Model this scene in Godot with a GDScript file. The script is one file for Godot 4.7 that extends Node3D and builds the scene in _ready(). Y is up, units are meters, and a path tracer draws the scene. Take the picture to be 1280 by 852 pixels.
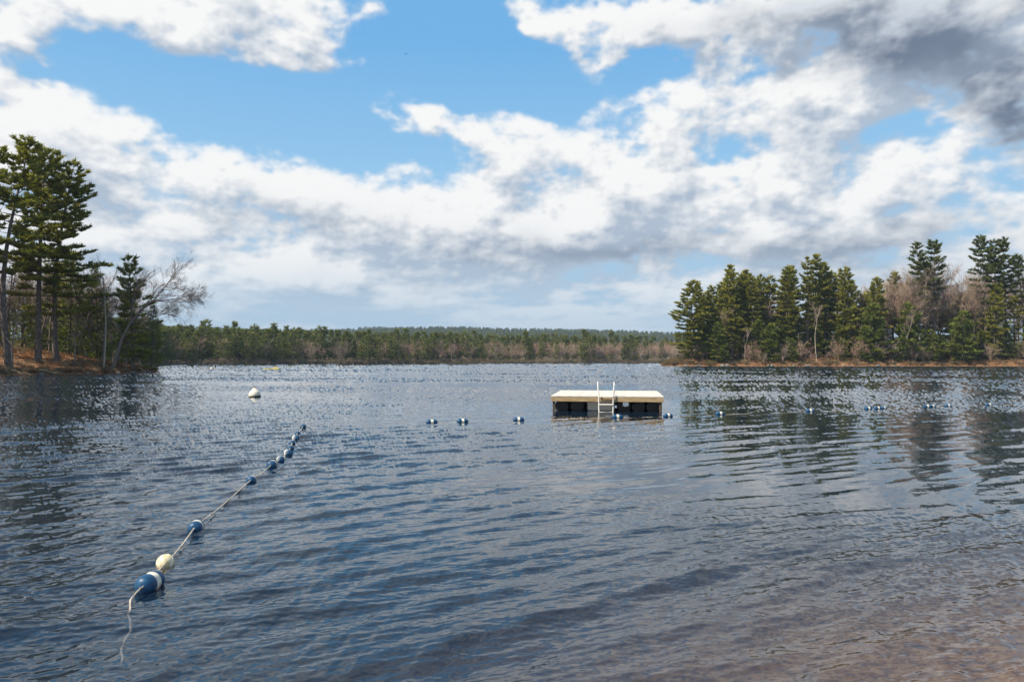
extends Node3D
# A swimming lake in spring: rippled water, a swim raft, roped floats, wooded headlands and a far shore under broken cloud.
# The camera stands on the beach at the origin, 1.7 m above the water (y = 0), looking along -Z.

# cloud masses: azimuth and elevation of the middle, half width, half height (degrees), how much cloud, how thick
const CLOUDS := [
	[-23.2, 23.9, 11.2, 1.9, 1.00, 0.00],
	[-33.7, 20.2, 2.0, 1.3, 0.80, 0.00],
	[-16.4, 21.5, 4.6, 1.0, 0.90, 0.00],
	[-20.5, 21.3, 0.8, 0.5, 0.40, 0.00],
	[-32.8, 16.1, 5.9, 2.1, 0.75, 0.00],
	[-30.5, 13.2, 5.7, 2.1, 0.50, 0.10],
	[-19.0, 12.7, 11.8, 2.6, 0.70, 0.15],
	[-17.3, 10.7, 8.7, 1.3, 0.40, 0.28],
	[-5.1, 10.3, 7.5, 1.7, 0.50, 0.12],
	[-2.5, 8.7, 8.2, 1.1, 0.30, 0.15],
	[-5.4, 18.4, 4.3, 2.5, 1.05, 0.00],
	[0.6, 16.4, 5.7, 2.1, 0.50, 0.00],
	[7.6, 15.1, 9.3, 2.9, 0.60, 0.00],
	[16.1, 19.6, 6.4, 2.1, 0.75, 0.00],
	[21.8, 17.2, 4.9, 2.2, 0.45, 0.00],
	[6.3, 12.4, 12.4, 2.7, 0.50, 0.10],
	[7.3, 22.5, 2.3, 1.1, 0.60, 0.00],
	[3.8, 25.2, 2.8, 1.8, 0.70, 0.00],
	[3.2, 23.6, 1.1, 0.7, 0.40, 0.00],
	[13.7, 24.9, 9.0, 1.9, 1.00, 0.20],
	[29.5, 21.5, 7.2, 2.5, 1.40, 1.00],
	[34.1, 17.1, 3.5, 1.9, 1.10, 1.00],
	[35.2, 14.5, 1.9, 1.4, 0.80, 0.80],
	[20.7, 24.6, 7.8, 1.7, 0.80, 0.45],
	[29.5, 13.3, 5.8, 2.3, 0.55, 0.00],
	[25.0, 12.5, 6.8, 2.7, 0.40, 0.10],
	[31.9, 9.9, 4.1, 1.3, 0.40, 0.30],
	[14.9, 12.7, 6.5, 2.3, 0.35, 0.10],
	[10.1, 8.4, 10.4, 1.3, 0.30, 0.35],
	[24.5, 8.6, 7.4, 1.1, 0.30, 0.30],
	[-24.0, 6.9, 9.0, 1.9, 0.40, 0.00],
	[31.4, 8.1, 6.5, 1.8, 0.60, 0.20],
	[28.6, 5.8, 8.8, 1.2, 0.40, 0.20],
	[22.3, 11.3, 6.0, 2.3, 0.35, 0.05],
	[3.8, 10.0, 7.6, 2.5, 0.30, 0.10],
	[19.0, 6.3, 9.1, 1.2, 0.30, 0.20],
	[-8.8, 6.1, 9.9, 1.4, 0.20, 0.25],
	[-26.6, 9.0, 6.1, 1.4, 0.40, 0.10],
	[-4.1, 23.3, 6.9, 2.8, -1.00, 0.00],
	[-19.0, 18.8, 6.2, 1.9, -0.90, 0.00],
	[-25.3, 18.3, 3.1, 2.1, -0.75, 0.00],
	[-11.3, 16.1, 4.3, 1.5, -0.75, 0.00],
	[0.0, 20.4, 3.8, 1.5, -0.60, 0.00],
	[-8.8, 23.2, 3.7, 4.3, -0.50, 0.00],
	[3.2, 21.7, 2.5, 1.4, -0.45, 0.00],
	[11.0, 21.7, 2.5, 1.0, -0.55, 0.00],
	[21.3, 20.8, 3.0, 1.0, -0.60, 0.00],
	[18.1, 14.5, 2.0, 0.9, -0.50, 0.00],
	[26.6, 15.8, 2.5, 1.3, -0.50, 0.00],
	[-32.8, 18.3, 3.6, 0.8, -0.40, 0.00],
	[-28.6, 20.1, 3.4, 0.9, -0.50, 0.00],
]

var M := {}                       # materials
var used_names := {}
var rng := RandomNumberGenerator.new()


# ---------------------------------------------------------------- mesh helper
class Geo:
	var v := PackedVector3Array()
	var n := PackedVector3Array()
	var c := PackedColorArray()
	var uv := PackedVector2Array()
	var i := PackedInt32Array()

	func tri(a: Vector3, b: Vector3, d: Vector3, col: Color) -> void:
		var k := v.size()
		var nn := (d - a).cross(b - a).normalized()
		v.append(a); v.append(b); v.append(d)
		n.append(nn); n.append(nn); n.append(nn)
		c.append(col); c.append(col); c.append(col)
		i.append(k); i.append(k + 1); i.append(k + 2)

	func quad(a: Vector3, b: Vector3, d: Vector3, e: Vector3, col: Color) -> void:
		tri(a, b, d, col)
		tri(a, d, e, col)

	# a tapered tube along points, smooth sides, closed tip
	func tube(pts: PackedVector3Array, radii: PackedFloat32Array, sides: int, col: Color) -> void:
		var rings := pts.size()
		var first := v.size()
		var side := Vector3.ZERO
		for r in rings:
			var along := (pts[mini(r + 1, rings - 1)] - pts[maxi(r - 1, 0)]).normalized()
			if r == 0:
				side = along.cross(Vector3(0.31, 0.2, 0.93)).normalized()
			else:
				side = (side - along * side.dot(along)).normalized()
			var other := along.cross(side)
			for s in sides:
				var a := TAU * s / sides
				var out := side * cos(a) + other * sin(a)
				v.append(pts[r] + out * radii[r])
				n.append(out)
				c.append(col)
		for r in rings - 1:
			for s in sides:
				var p := first + r * sides + s
				var q := first + r * sides + (s + 1) % sides
				i.append(p); i.append(p + sides); i.append(q)
				i.append(q); i.append(p + sides); i.append(q + sides)

	# a box with chamfered edges along its length axes, placed by a transform
	func box(t: Transform3D, size: Vector3, bevel: float, col: Color) -> void:
		var h := size * 0.5
		var b := minf(bevel, minf(h.x, minf(h.y, h.z)) * 0.9)
		var faces := [[Vector3.RIGHT, Vector3.UP, Vector3.BACK], [Vector3.LEFT, Vector3.UP, Vector3.FORWARD], [Vector3.UP, Vector3.BACK, Vector3.RIGHT], [Vector3.DOWN, Vector3.BACK, Vector3.LEFT], [Vector3.BACK, Vector3.UP, Vector3.LEFT], [Vector3.FORWARD, Vector3.UP, Vector3.RIGHT]]
		for f in faces:
			var o: Vector3 = f[0]
			var p: Vector3 = f[1]
			var q: Vector3 = o.cross(p)
			var c0 := o * h.dot(o.abs())
			var pp := p * (h.dot(p.abs()) - b)
			var qq := q * (h.dot(q.abs()) - b)
			quad_out(t, c0 + pp + qq, c0 + pp - qq, c0 - pp - qq, c0 - pp + qq, o, col)
		for k in 3:                                             # chamfers on the twelve edges
			var ax: Vector3 = [Vector3.RIGHT, Vector3.UP, Vector3.BACK][k]
			var u: Vector3 = [Vector3.UP, Vector3.BACK, Vector3.RIGHT][k]
			var w: Vector3 = [Vector3.BACK, Vector3.RIGHT, Vector3.UP][k]
			for su in [-1.0, 1.0]:
				for sw in [-1.0, 1.0]:
					var e := ax * (h.dot(ax) - b)
					var a1: Vector3 = u * su * h.dot(u) + w * sw * (h.dot(w) - b)
					var a2: Vector3 = u * su * (h.dot(u) - b) + w * sw * h.dot(w)
					quad_out(t, a1 + e, a1 - e, a2 - e, a2 + e, (u * su + w * sw).normalized(), col)

	func quad_out(t: Transform3D, a: Vector3, b: Vector3, d: Vector3, e: Vector3, out: Vector3, col: Color) -> void:
		if (d - a).cross(b - a).dot(out) < 0.0:
			quad(t * a, t * e, t * d, t * b, col)
		else:
			quad(t * a, t * b, t * d, t * e, col)

	# a surface of revolution round the local y axis: profile holds (radius, height)
	func lathe(t: Transform3D, profile: PackedVector2Array, sides: int, col: Color) -> void:
		var first := v.size()
		var m := profile.size()
		for k in m:
			var tan := profile[mini(k + 1, m - 1)] - profile[maxi(k - 1, 0)]
			var nn := Vector2(tan.y, -tan.x).normalized()
			for s in sides:
				var a := TAU * s / sides
				v.append(t * Vector3(profile[k].x * cos(a), profile[k].y, profile[k].x * sin(a)))
				n.append((t.basis * Vector3(nn.x * cos(a), nn.y, nn.x * sin(a))).normalized())
				c.append(col)
		for k in m - 1:
			for s in sides:
				var p := first + k * sides + s
				var q := first + k * sides + (s + 1) % sides
				i.append(p); i.append(q); i.append(p + sides)
				i.append(q); i.append(q + sides); i.append(p + sides)

	func mesh() -> ArrayMesh:
		var a := []
		a.resize(Mesh.ARRAY_MAX)
		a[Mesh.ARRAY_VERTEX] = v
		a[Mesh.ARRAY_NORMAL] = n
		if c.size() == v.size(): a[Mesh.ARRAY_COLOR] = c
		if uv.size() == v.size(): a[Mesh.ARRAY_TEX_UV] = uv
		a[Mesh.ARRAY_INDEX] = i
		var m := ArrayMesh.new()
		m.add_surface_from_arrays(Mesh.PRIMITIVE_TRIANGLES, a)
		return m


# ---------------------------------------------------------------- scene helpers
func numbered(called: String) -> String:
	var k: int = used_names.get(called, 0)
	used_names[called] = k + 1
	return called if k == 0 else "%s_%03d" % [called, k]

func part(called: String, m: Mesh, material: Material, parent: Node3D, at := Transform3D()) -> MeshInstance3D:
	var o := MeshInstance3D.new()
	o.name = called
	o.mesh = m
	o.material_override = material
	o.transform = at
	parent.add_child(o, true)
	return o

func thing(called: String, label: String, category: String, at := Transform3D(), group := "") -> Node3D:
	var o := Node3D.new()
	o.name = numbered(called)
	o.transform = at
	add_child(o)
	tag(o, label, category, group)
	return o

func tag(o: Node, label: String, category: String, group := "", kind := "") -> void:
	if label: o.set_meta("label", label)
	if category: o.set_meta("category", category)
	if group: o.set_meta("group", group)
	if kind: o.set_meta("kind", kind)

func structure(called: String, m: Mesh, material: Material) -> MeshInstance3D:
	var o := part(numbered(called), m, material, self)
	o.set_meta("kind", "structure")
	return o

func matte(col: Color, rough := 0.9, vertex := false) -> StandardMaterial3D:
	var m := StandardMaterial3D.new()
	m.albedo_color = col.linear_to_srgb()
	m.roughness = rough
	m.metallic_specular = 0.4
	m.vertex_color_use_as_albedo = vertex
	return m

# a grained colour texture between two or three linear colours
func grain(cols: Array, freq: float, seed_: int, size := 512, octaves := 5, kind := FastNoiseLite.TYPE_SIMPLEX_SMOOTH) -> NoiseTexture2D:
	var f := FastNoiseLite.new()
	f.noise_type = kind
	f.seed = seed_
	f.frequency = freq
	f.fractal_octaves = octaves
	f.fractal_gain = 0.62
	var g := Gradient.new()
	var offs := PackedFloat32Array()
	var cs := PackedColorArray()
	for k in cols.size():
		offs.append(0.2 + 0.6 * k / maxf(1.0, cols.size() - 1.0))
		cs.append((cols[k] as Color).linear_to_srgb())
	g.offsets = offs
	g.colors = cs
	var t := NoiseTexture2D.new()
	t.width = size
	t.height = size
	t.seamless = true
	t.noise = f
	t.color_ramp = g
	return t

func rough_relief(freq: float, seed_: int, size := 512) -> NoiseTexture2D:
	var f := FastNoiseLite.new()
	f.seed = seed_
	f.frequency = freq
	f.fractal_octaves = 5
	var t := NoiseTexture2D.new()
	t.width = size
	t.height = size
	t.seamless = true
	t.as_normal_map = true
	t.bump_strength = 6.0
	t.noise = f
	return t

func smooth(a: float, b: float, x: float) -> float:
	var t := clampf((x - a) / (b - a), 0.0, 1.0)
	return t * t * (3.0 - 2.0 * t)


# ---------------------------------------------------------------- sky
var plane_noise := FastNoiseLite.new()
var puff_noise := FastNoiseLite.new()
var wisp_noise := FastNoiseLite.new()
var warp_noise := FastNoiseLite.new()
var billow_noise := FastNoiseLite.new()
var rows_density := []
var rows_thick := []
var rows_color := []
var win := {}

# how much cloud stands in a direction (degrees): x = density, y = thickness of its mass
func cloud_at(az: float, el: float) -> Vector2:
	var a := deg_to_rad(az)
	var e := deg_to_rad(el)
	var d := Vector3(sin(a) * cos(e), sin(e), -cos(a) * cos(e))
	var k := 1.0 / (d.y + 0.11)
	var px := d.x * k
	var pz := d.z * k
	var low := smooth(13.0, 7.0, el)
	var w1 := warp_noise.get_noise_3d(d.x * 9.0, d.y * 16.0, d.z * 9.0)
	var w2 := warp_noise.get_noise_3d(d.x * 9.0 + 40.0, d.y * 16.0, d.z * 9.0)
	var caz := az + w1 * 5.0
	var cel := el + w2 * 1.8
	var cover := -0.05 + 0.22 * smooth(16.0, 11.0, el) + 0.28 * smooth(10.0, 5.0, el)
	var thick := 0.1 + 0.12 * smooth(12.0, 7.0, el)
	for b in CLOUDS:
		var dx: float = (caz - b[0]) / b[2]
		if dx * dx < 5.0:
			var dy: float = (cel - b[1]) / b[3]
			var r := dx * dx + dy * dy
			if r < 5.0:
				var g := exp(-r * 0.9)
				cover += b[4] * g * (0.62 if b[4] > 0.0 else 0.8)
				thick += b[5] * g
	var n1 := plane_noise.get_noise_2d(px, pz)
	var n2 := puff_noise.get_noise_3d(d.x, d.y * 1.5, d.z)
	var n3 := wisp_noise.get_noise_3d(d.x, d.y * 1.8, d.z)
	var n4 := -0.45 - billow_noise.get_noise_3d(d.x + w1 * 0.02, d.y * 1.35 + w2 * 0.02, d.z)
	var dens := cover + n1 * (0.5 + 0.55 * low) + n2 * (0.85 - 0.25 * low) + n3 * 0.2 + n4 * (0.42 - 0.18 * low)
	return Vector2(dens, thick)

func sky_row_density(r: int) -> void:
	var w: int = win.cols
	var out := PackedFloat32Array()
	var th := PackedFloat32Array()
	out.resize(w)
	th.resize(w)
	var el: float = win.top - (r + 0.5) * win.step
	for x in w:
		var az: float = win.left + (x + 0.5) * win.step
		var q := cloud_at(az, el)
		out[x] = q.x
		th[x] = q.y
	rows_density[r] = out
	rows_thick[r] = th

func dens_of(r: float, x: float) -> float:
	var rr := clampi(int(r), 0, rows_density.size() - 1)
	var row: PackedFloat32Array = rows_density[rr]
	return row[clampi(int(x), 0, row.size() - 1)]

func air(el: float) -> Vector3:
	var stops := [[-2.0, Vector3(0.47, 0.6, 0.7)], [2.0, Vector3(0.41, 0.56, 0.7)], [7.0, Vector3(0.37, 0.57, 0.76)], [14.0, Vector3(0.3, 0.56, 0.83)], [24.0, Vector3(0.17, 0.44, 0.78)], [45.0, Vector3(0.15, 0.37, 0.7)], [90.0, Vector3(0.1, 0.28, 0.6)]]
	for k in stops.size() - 1:
		if el < stops[k + 1][0]:
			var t: float = clampf((el - stops[k][0]) / (stops[k + 1][0] - stops[k][0]), 0.0, 1.0)
			return (stops[k][1] as Vector3).lerp(stops[k + 1][1], t)
	return stops[-1][1]

func sky_row_color(r: int) -> void:
	var w: int = win.cols
	var out := PackedFloat32Array()
	out.resize(w * 3)
	var el: float = win.top - (r + 0.5) * win.step
	var s: float = 1.0 / win.step
	var blue := air(el)
	var low := smooth(11.0, 3.0, el)
	var haze := smooth(8.0, 1.0, el)
	var white := Vector3(0.93, 0.93, 0.925).lerp(Vector3(0.80, 0.83, 0.86), low)
	var grey := Vector3(0.43, 0.51, 0.62).lerp(Vector3(0.45, 0.57, 0.7), low)
	var dark := Vector3(0.16, 0.205, 0.285)
	var dens: PackedFloat32Array = rows_density[r]
	var th: PackedFloat32Array = rows_thick[r]
	for x in w:
		var d := dens[x]
		var col := blue
		if d > -0.06:
			var alpha := smooth(-0.08, 0.42, d)
			var u1 := maxf(0.0, dens_of(r - 0.7 * s, x - 0.3 * s))
			var u2 := maxf(0.0, dens_of(r - 1.5 * s, x - 0.5 * s))
			var u3 := maxf(0.0, dens_of(r - 2.8 * s, x - 0.8 * s))
			var u4 := maxf(0.0, dens_of(r - 0.28 * s, x - 0.2 * s))
			var u5 := maxf(0.0, dens_of(r - 0.13 * s, x - 0.1 * s))
			var c := maxf(d, 0.0)
			var relief := 0.5 * (c - u5) + 0.35 * (c - u4) + 0.8 * (c - u1) + 0.9 * (c - u2) + 0.75 * (c - u3)
			var deep := smooth(0.25, 1.0, 0.5 * (u2 + u3))
			var shade := clampf(0.66 + relief * 0.6 - (0.22 + 0.7 * th[x]) * deep * (1.0 - 0.35 * low), 0.0, 1.0)
			var body := grey.lerp(white, shade)
			var heavy := smooth(0.22, 1.05, th[x]) * smooth(0.0, 0.55, d)
			body = body.lerp(dark.lerp(grey.lerp(white, 0.3), clampf(0.24 + relief * 0.55, 0.0, 1.0)), heavy)
			col = blue.lerp(body, alpha)
		col = col.lerp(blue.lerp(Vector3(0.44, 0.54, 0.64), 0.35), haze * 0.8)
		out[x * 3] = col.x
		out[x * 3 + 1] = col.y
		out[x * 3 + 2] = col.z
	rows_color[r] = out

func sky_piece(left: float, right: float, top: float, bottom: float, step: float) -> Image:
	win = {"left": left, "top": top, "step": step, "cols": int(round((right - left) / step)), "rows": int(round((top - bottom) / step))}
	for a in [rows_density, rows_thick, rows_color]:
		a.clear()
		a.resize(win.rows)
	WorkerThreadPool.wait_for_group_task_completion(WorkerThreadPool.add_group_task(sky_row_density, win.rows))
	WorkerThreadPool.wait_for_group_task_completion(WorkerThreadPool.add_group_task(sky_row_color, win.rows))
	var all := PackedFloat32Array()
	for r in win.rows:
		all.append_array(rows_color[r])
	return Image.create_from_data(win.cols, win.rows, false, Image.FORMAT_RGBF, all.to_byte_array())

func make_sky() -> PanoramaSkyMaterial:
	for q in [[plane_noise, 11, 0.42, 6, 0.56], [puff_noise, 5, 6.2, 7, 0.6], [wisp_noise, 8, 26.0, 4, 0.6], [warp_noise, 3, 0.8, 4, 0.55], [billow_noise, 9, 17.0, 3, 0.5]]:
		var f: FastNoiseLite = q[0]
		f.noise_type = FastNoiseLite.TYPE_SIMPLEX_SMOOTH
		f.seed = q[1]
		f.frequency = q[2]
		f.fractal_type = FastNoiseLite.FRACTAL_FBM
		f.fractal_octaves = q[3]
		f.fractal_gain = q[4]
	billow_noise.noise_type = FastNoiseLite.TYPE_CELLULAR
	billow_noise.cellular_return_type = FastNoiseLite.RETURN_DISTANCE
	var wide := 360.0 / 1024.0
	var all := sky_piece(-180.0, 180.0, 90.0, -1.0 - wide, wide)
	all.resize(4096, all.get_height() * 4, Image.INTERPOLATE_CUBIC)
	var pano := Image.create(4096, 2048, false, Image.FORMAT_RGBF)
	pano.fill(Color(0.3, 0.37, 0.42))
	pano.blit_rect(all, Rect2i(0, 0, 4096, all.get_height()), Vector2i.ZERO)
	var fine := 360.0 / 4096.0
	var top := 384 * fine
	var near := sky_piece(-544 * fine, 544 * fine, top, -8 * fine, fine)
	pano.blit_rect(near, Rect2i(0, 0, near.get_width(), near.get_height()), Vector2i(2048 - 544, 1024 - 384))
	var turned := Image.create(4096, 2048, false, Image.FORMAT_RGBF)       # a panorama begins at -Z
	turned.blit_rect(pano, Rect2i(2048, 0, 2048, 2048), Vector2i.ZERO)
	turned.blit_rect(pano, Rect2i(0, 0, 2048, 2048), Vector2i(2048, 0))
	var s := PanoramaSkyMaterial.new()
	s.panorama = ImageTexture.create_from_image(turned)
	return s


# ---------------------------------------------------------------- water
var waves := []
var gust := FastNoiseLite.new()
var water_v := []
var water_n := []
var ring := PackedFloat32Array()
const WATER_COLS := 1180

func make_waves() -> void:
	var r := RandomNumberGenerator.new()
	r.seed = 77
	var count := 30
	for k in count:
		var t := float(k) / (count - 1)
		var lam := 1.5 * pow(0.055 / 1.5, t) * r.randf_range(0.9, 1.1)
		var spread := 0.22 + 0.5 * t
		var a := 0.66 + r.randfn(0.0, spread)          # the crests run off to the far right
		var slope := 0.0215 * (0.6 + 0.8 * smooth(0.0, 0.25, t) + 0.45 * exp(-pow((t - 0.38) / 0.14, 2.0))) * (1.0 + 0.15 * smooth(0.5, 0.8, t))
		var kk := TAU / lam
		waves.append([sin(a) * kk, cos(a) * kk, slope / kk, r.randf() * TAU, lam])

func water_row(r: int) -> void:
	var vs := PackedVector3Array()
	var ns := PackedVector3Array()
	vs.resize(WATER_COLS + 1)
	ns.resize(WATER_COLS + 1)
	var rad := ring[r]
	var n_waves := waves.size()
	var r_ := RandomNumberGenerator.new()
	r_.seed = 9000 + r
	var gap := clampf(rad * rad / 1750.0, 0.011, 40.0)
	var blend := 0.5 + 0.5 * smooth(25.0, 70.0, rad)
	var coarse := gap * 2.5 if rad > 9.0 else 0.0
	var far := 0.9 * smooth(7.0, 45.0, rad)
	for k in WATER_COLS + 1:
		var a := deg_to_rad(-54.0 + 108.0 * k / WATER_COLS)
		var x := rad * sin(a)
		var z := -rad * cos(a)
		var g := gust.get_noise_2d(x, z * 0.6)
		var g2 := gust.get_noise_2d(x * 0.3 + 90.0, z * 1.05 + 12.0)      # bands where a breeze ruffles the lake
		var amp := clampf(0.9 + g * 0.6 + g2 * 1.3, 0.4, 2.1)
		var fine := clampf(0.8 + g * 0.8 + g2 * 1.8, 0.25, 1.8)
		var j := r_.randf_range(-0.5, 0.5) * gap
		var xj := x + sin(a) * j + r_.randf_range(-0.5, 0.5) * rad * 0.0016
		var zj := z - cos(a) * j
		var h := 0.0
		var sx := 0.0
		var sz := 0.0
		for m in n_waves:
			var w: Array = waves[m]
			var ph: float = w[3] + g * 2.0 + (w[0] * x + w[1] * z if w[4] > coarse else w[0] * xj + w[1] * zj)
			var q := amp if m < 16 else fine
			if w[4] < coarse: q *= blend                    # ripples finer than the mesh blend into one another
			var si := sin(ph)
			h += w[2] * q * si
			var co: float = q * w[2] * cos(ph) * (1.0 + 0.45 * si)
			sx += w[0] * co
			sz += w[1] * co
		var steep := clampf(0.55 + 4.5 * sqrt(sx * sx + sz * sz), 0.0, 1.6)     # flat troughs, steep fronts
		sx *= steep
		sz *= steep
		sz = lerpf(sz, -absf(sz) * 0.8 - 0.045, far)                 # far out only the faces turned to the beach show over the crests
		vs[k] = Vector3(x, h * clampf(60.0 / rad, 0.0, 1.0), z)
		ns[k] = Vector3(-sx, 1.0, -sz).normalized()
	water_v[r] = vs
	water_n[r] = ns

func make_water() -> void:
	make_waves()
	gust.noise_type = FastNoiseLite.TYPE_SIMPLEX_SMOOTH
	gust.seed = 21
	gust.frequency = 0.09
	gust.fractal_octaves = 3
	var rad := 1.4
	while rad < 640.0:
		ring.append(rad)
		rad += clampf(rad * rad / 1750.0, 0.011, 40.0)
	water_v.resize(ring.size())
	water_n.resize(ring.size())
	WorkerThreadPool.wait_for_group_task_completion(WorkerThreadPool.add_group_task(water_row, ring.size()))
	var g := Geo.new()
	for r in ring.size():
		g.v.append_array(water_v[r])
		g.n.append_array(water_n[r])
	var w := WATER_COLS + 1
	var at := 0
	g.i.resize((ring.size() - 1) * WATER_COLS * 6)
	for r in ring.size() - 1:
		for k in WATER_COLS:
			var p := r * w + k
			g.i[at] = p
			g.i[at + 1] = p + w
			g.i[at + 2] = p + 1
			g.i[at + 3] = p + 1
			g.i[at + 4] = p + w
			g.i[at + 5] = p + w + 1
			at += 6
	water_v.clear()
	water_n.clear()
	var m := StandardMaterial3D.new()
	m.albedo_color = Color(Color(0.007, 0.022, 0.046).linear_to_srgb(), 0.51)
	m.transparency = BaseMaterial3D.TRANSPARENCY_ALPHA
	m.roughness = 0.03
	m.metallic_specular = 0.5
	structure("lake_water", g.mesh(), m)

func bed_height(x: float, z: float) -> float:
	var depth := 0.06 + 0.1 * (2.7 - x) + 0.16 * (-3.8 - z) + 0.03 * pow(maxf(0.0, 2.7 - x), 2.0)
	depth += 0.05 * gust.get_noise_2d(x * 9.0, z * 9.0)
	if depth > 0.5:
		depth = 0.5 + 3.5 * (1.0 - exp(-(depth - 0.5) / 3.5))
	return -maxf(depth, -0.9)

func make_bed() -> void:
	var g := Geo.new()
	var xs := PackedFloat32Array()
	var zs := PackedFloat32Array()
	for k in 141:
		var t := (k - 70) / 70.0
		xs.append(t * 9.0 + signf(t) * pow(absf(t), 7.0) * 700.0)
		zs.append(6.0 - 16.0 * k / 140.0 - pow(k / 140.0, 9.0) * 700.0)
	for a in zs.size():
		for b in xs.size():
			var x := xs[b]
			var z := zs[a]
			g.v.append(Vector3(x, bed_height(x, z), z))
			var dry := smooth(0.02, 0.1, bed_height(x, z) + 0.1 * gust.get_noise_2d(x * 22.0, z * 22.0))      # washed sand above the waterline, stained sand below it
			g.c.append(Color(1, 1, 1).lerp(Color(0.95, 1.3, 2.4), dry))
			g.n.append(Vector3(bed_height(x - 0.05, z) - bed_height(x + 0.05, z), 0.1, bed_height(x, z - 0.05) - bed_height(x, z + 0.05)).normalized())
	for a in zs.size() - 1:
		for b in xs.size() - 1:
			var p := a * xs.size() + b
			for q in [p, p + xs.size(), p + 1, p + 1, p + xs.size(), p + xs.size() + 1]:
				g.i.append(q)
	var m := matte(Color(1, 1, 1), 0.95, true)
	m.albedo_texture = grain([Color(0.15, 0.07, 0.02), Color(0.4, 0.2, 0.055), Color(0.54, 0.3, 0.1)], 0.012, 4, 1024, 7)
	m.uv1_triplanar = true
	m.uv1_world_triplanar = true
	m.uv1_scale = Vector3(0.45, 0.45, 0.45)
	m.metallic_specular = 0.0                                        # under water a bed has no gloss against air
	structure("sandy_lake_bed", g.mesh(), m)
	# the brown, murky water itself: what lies deeper is lost in it
	var murk := FogVolume.new()
	murk.name = "lake_murk"
	murk.shape = RenderingServer.FOG_VOLUME_SHAPE_BOX
	murk.size = Vector3(560, 5.0, 440)
	murk.position = Vector3(0, -2.56, -216)
	var fm := FogMaterial.new()
	fm.density = 0.55
	fm.albedo = Color(0.03, 0.035, 0.035).linear_to_srgb()
	murk.material = fm
	add_child(murk)
	tag(murk, "murky brown depths of the lake under the rippled surface", "", "", "stuff")


# ---------------------------------------------------------------- trees
func shade_of(r: RandomNumberGenerator, a: Color, b: Color) -> Color:
	return a.lerp(b, clampf(r.randf() * 0.7 + r.randf() * 0.3, 0.0, 1.0))

# a tuft of needles: narrow faces fanning out from one point
func tuft(g: Geo, r: RandomNumberGenerator, at: Vector3, out: Vector3, length: float, blades: int, col: Color) -> void:
	for k in blades:
		var d := (out * 0.8 + Vector3(r.randfn(), absf(r.randfn()) * 0.55 - 0.1, r.randfn()) * 0.62).normalized()
		var l := length * r.randf_range(0.6, 1.2)
		var side := d.cross(Vector3(r.randfn(), r.randfn(), r.randfn())).normalized() * l * 0.17
		g.tri(at - side, at + d * l, at + side, col * r.randf_range(0.8, 1.2))

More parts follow.
